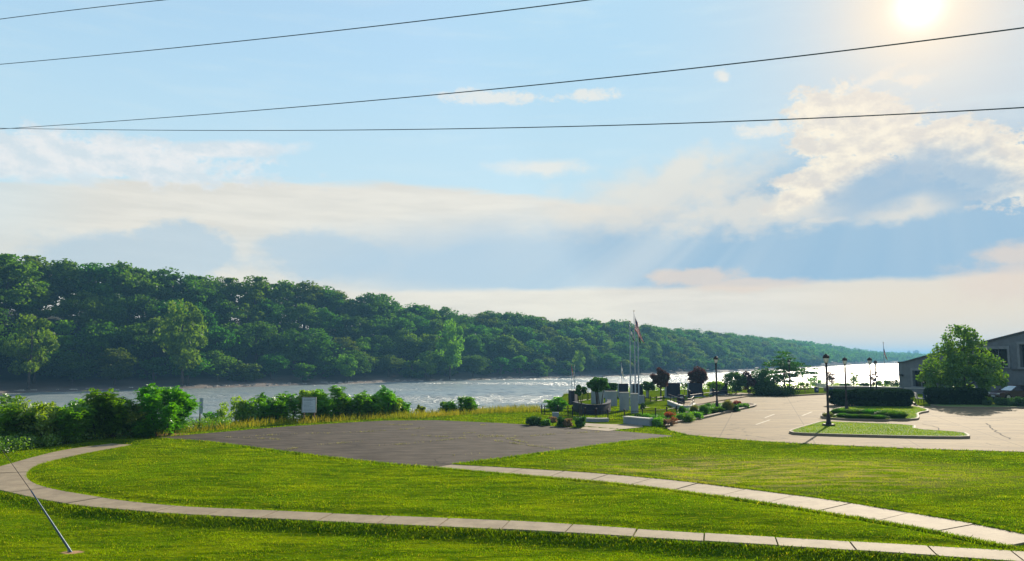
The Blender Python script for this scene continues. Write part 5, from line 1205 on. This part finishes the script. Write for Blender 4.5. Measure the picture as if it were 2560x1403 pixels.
# picnic table, bins, benches
m_red_wood = pm('red_brown_wood', (.16, .05, .04), (.10, .035, .03), 4, .7)
X, Y = G(1997, 984); r = empty('picnic_table', (X, Y, .1), .25, 'reddish picnic table at the edge of the lot under the tiered tree', 'picnic table')
mb = MB(); [mb.box((0, -.3+k*.15, .74), (1.5, .13, .045)) for k in range(5)]; mb.build('tabletop', m_red_wood, r)
for sy_ in (-.72, .72): MB().box((0, sy_, .45), (1.5, .25, .045)).build('seat', m_red_wood, r)
for sx_ in (-.5, .5):
    mb = MB(); mb.tube([(sx_, -.6, 0), (sx_, -.22, .72)], .045, 4).tube([(sx_, .6, 0), (sx_, .22, .72)], .045, 4).box((sx_, 0, .42), (.05, 1.5, .09)); mb.build('leg', m_red_wood, r)
m_blue = pm('blue_plastic', (.015, .03, .13), (.02, .04, .16), 3, .5)
def bin_(px, yt, yb, wpx, label, mat=m_blue, dark=False):
    X, Y = G(px, yb); H = ZT(yt, Y)-.1; rr_ = wpx/FPX*Y/2; r = empty('litter_bin', (X, Y, .1), 0, label, 'litter bin')
    MB().lathe([(rr_*.85, 0), (rr_, .04), (rr_, H*.8), (rr_*.95, H*.82)], 14).build('bin_body', mat, r, True); MB().lathe([(rr_*1.06, H*.8), (rr_*1.06, H*.86), (rr_*.8, H*.97), (rr_*.2, H)], 14).build('lid', m_black, r, True)
    MB().box((0, -rr_-.005, H*.5), (rr_*.7, .03, H*.25)).build('sticker', m_white, r)
bin_(2041.5, 967, 984, 10, 'blue litter bin left of the nearest street lamp'); bin_(2079, 967, 984, 9, 'blue litter bin right of the nearest street lamp')
bin_(2314, 978, 1004, 11, 'slim dark blue litter bin left of the two between the hedges'); bin_(2327, 981, 1011, 14, 'larger dark blue litter bin right of the two between the hedges')
def bench(px, yb, label, rz, L=1.5):
    X, Y = G(px, yb); r = empty('park_bench', (X, Y, .1), rz, label, 'bench'); mb = MB(); [mb.box((0, -.2+k*.11, .44), (L, .09, .035)) for k in range(5)]; mb.build('seat', m_cap, r)
    mb = MB(); [mb.box((0, .27+k*.025, .56+k*.11), (L, .03, .09)) for k in range(4)]; mb.build('backrest', m_cap, r)
    for sx_ in (-L*.42, L*.42): MB().tube([(sx_, -.22, 0), (sx_, -.2, .43)], .03, 5).tube([(sx_, .2, 0), (sx_, .26, .5), (sx_, .36, .95)], .03, 5).tube([(sx_, -.2, .42), (sx_, .25, .42)], .03, 5).build('leg', m_black, r)
bench(2300, 1011, 'slatted pale bench at the right end of the long hedge', 1.25)
bench(2057, 981, 'low dark bench between the two blue bins', 0.0, 1.4)
# car
m_paint = pm('dark_red_paint', (.05, .006, .010), None, 2, .18, spec=.8); m_tyre = pm('tyre_rubber', (.02, .02, .02), None, 4, .85); m_rim = pm('alloy', (.5, .5, .52), None, 3, .3, 0, .9)
X, Y = G(2539, 1001); car = empty('parked_car', (X, Y, .02), R(6), 'dark red car beyond the low shrubs at the right edge, bright windscreen', 'car')
prof = [(-2.3, .30), (-2.32, .55), (-2.2, .74), (-1.35, .90), (-.95, .95), (1.55, .98), (2.15, .95), (2.3, .75), (2.28, .32)]
V = []; F = []; ns_ = len(prof)
ys = [-.88, -.80, .80, .88]
for yy in ys:
    for (x, z) in prof: V.append((x, yy, z if abs(yy) < .85 else (z*.93+.03)))
for j in range(3):
    for i in range(ns_-1): F.append((j*ns_+i, j*ns_+i+1, (j+1)*ns_+i+1, (j+1)*ns_+i))
    F.append((j*ns_+ns_-1, j*ns_, (j+1)*ns_, (j+1)*ns_+ns_-1))
F += [tuple(range(ns_))[::-1], tuple(range(3*ns_, 4*ns_))]
MB().add(V, F).build('body', m_paint, car, bevel=.03)
def cabin(pr, w0, w1): 
    V = [(x, s*(w0 if z < 1.1 else w1), z) for s in (-1, 1) for (x, z) in pr]; n = len(pr); return MB().add(V, [tuple(range(n))[::-1], tuple(range(n, 2*n))]+[(i, (i+1) % n, n+(i+1) % n, n+i) for i in range(n)])
cabin([(-.95, .93), (-.25, 1.38), (.0, 1.42), (.95, 1.42), (1.9, .97)], .78, .62).build('cabin_glass', m_pane, car)
cabin([(-.28, 1.385), (0, 1.43), (.95, 1.43), (1.05, 1.39), (.95, 1.46), (0, 1.47)], .63, .645).build('roof', m_paint, car, bevel=.01)
MB().add([(-.97, -.70, .955), (-.97, .70, .955), (-.30, .56, 1.38), (-.30, -.56, 1.38), (-.95, -.70, .935), (-.95, .70, .935), (-.27, .56, 1.36), (-.27, -.56, 1.36)], [(0, 1, 2, 3), (7, 6, 5, 4), (0, 3, 7, 4), (1, 5, 6, 2), (0, 4, 5, 1), (3, 2, 6, 7)]).build('windscreen', pm('windscreen_glass', (.35, .38, .42), None, 3, .05, 0, .9), car)
for s in (-1, 1):
    for xw in (-1.45, 1.4):
        m_ = Matrix.Rotation(math.pi/2, 3, 'X'); wo = MB().lathe([(.2, -.11), (.32, -.10), (.33, 0), (.32, .10), (.2, .11)], 18, (xw, s*.82, .33), m_).build('wheel', m_tyre, car, True); MB().lathe([(.02, -.118), (.19, -.115), (.2, .115), (.02, .118)], 12, (xw, s*.82, .33), m_).build('rim', m_rim, wo)
    MB().box((-2.18, s*.62, .66), (.22, .34, .13), 0).build('headlight', m_glass, car, bevel=.03)
    MB().box((-.85, s*.93, 1.0), (.14, .16, .11)).build('mirror', m_paint, car, bevel=.02)
MB().box((-2.33, 0, .42), (.04, .5, .12)).build('number_plate', m_white, car)

# far towers on the horizon
m_far = pm('far_concrete', (.4, .4, .4), None, .1, .8)
for (px, yt, w_, lb) in ((2272, 879, 5, 'faint distant pointed tower on the horizon, left one'), (2290, 878, 10, 'faint distant blocky tower on the horizon, right one')):
    X, Y, z = AT(px, yt, 2300); H = z+5; ww_ = w_/FPX*2300; r = empty('distant_tower', (X, Y, WZ), 0, lb, 'tower'); MB().box((0, 0, H/2), (ww_, ww_, H)).build('block', m_far, r); MB().box((ww_*.1, 0, H+1.2), (ww_*.4, ww_*.5, 2.4)).build('roof_house', m_far, r)

# ------------------------------------------------------------------ haze
m_haze, N = newmat('haze_air'); v = N.node('ShaderNodeVolumePrincipled'); v.inputs['Color'].default_value = (.20, .48, .80, 1); v.inputs['Density'].default_value = .00036; v.inputs['Anisotropy'].default_value = .2
N.put(N.out.inputs[1], v.outputs[0])
o = MB().box((1500, 3300, 15.5), (11000, 7200, 46)).build('haze', m_haze); tag(o, 'thin blue river haze softening the far bank', 'haze', kind='stuff')
print('objects', len(S.objects))
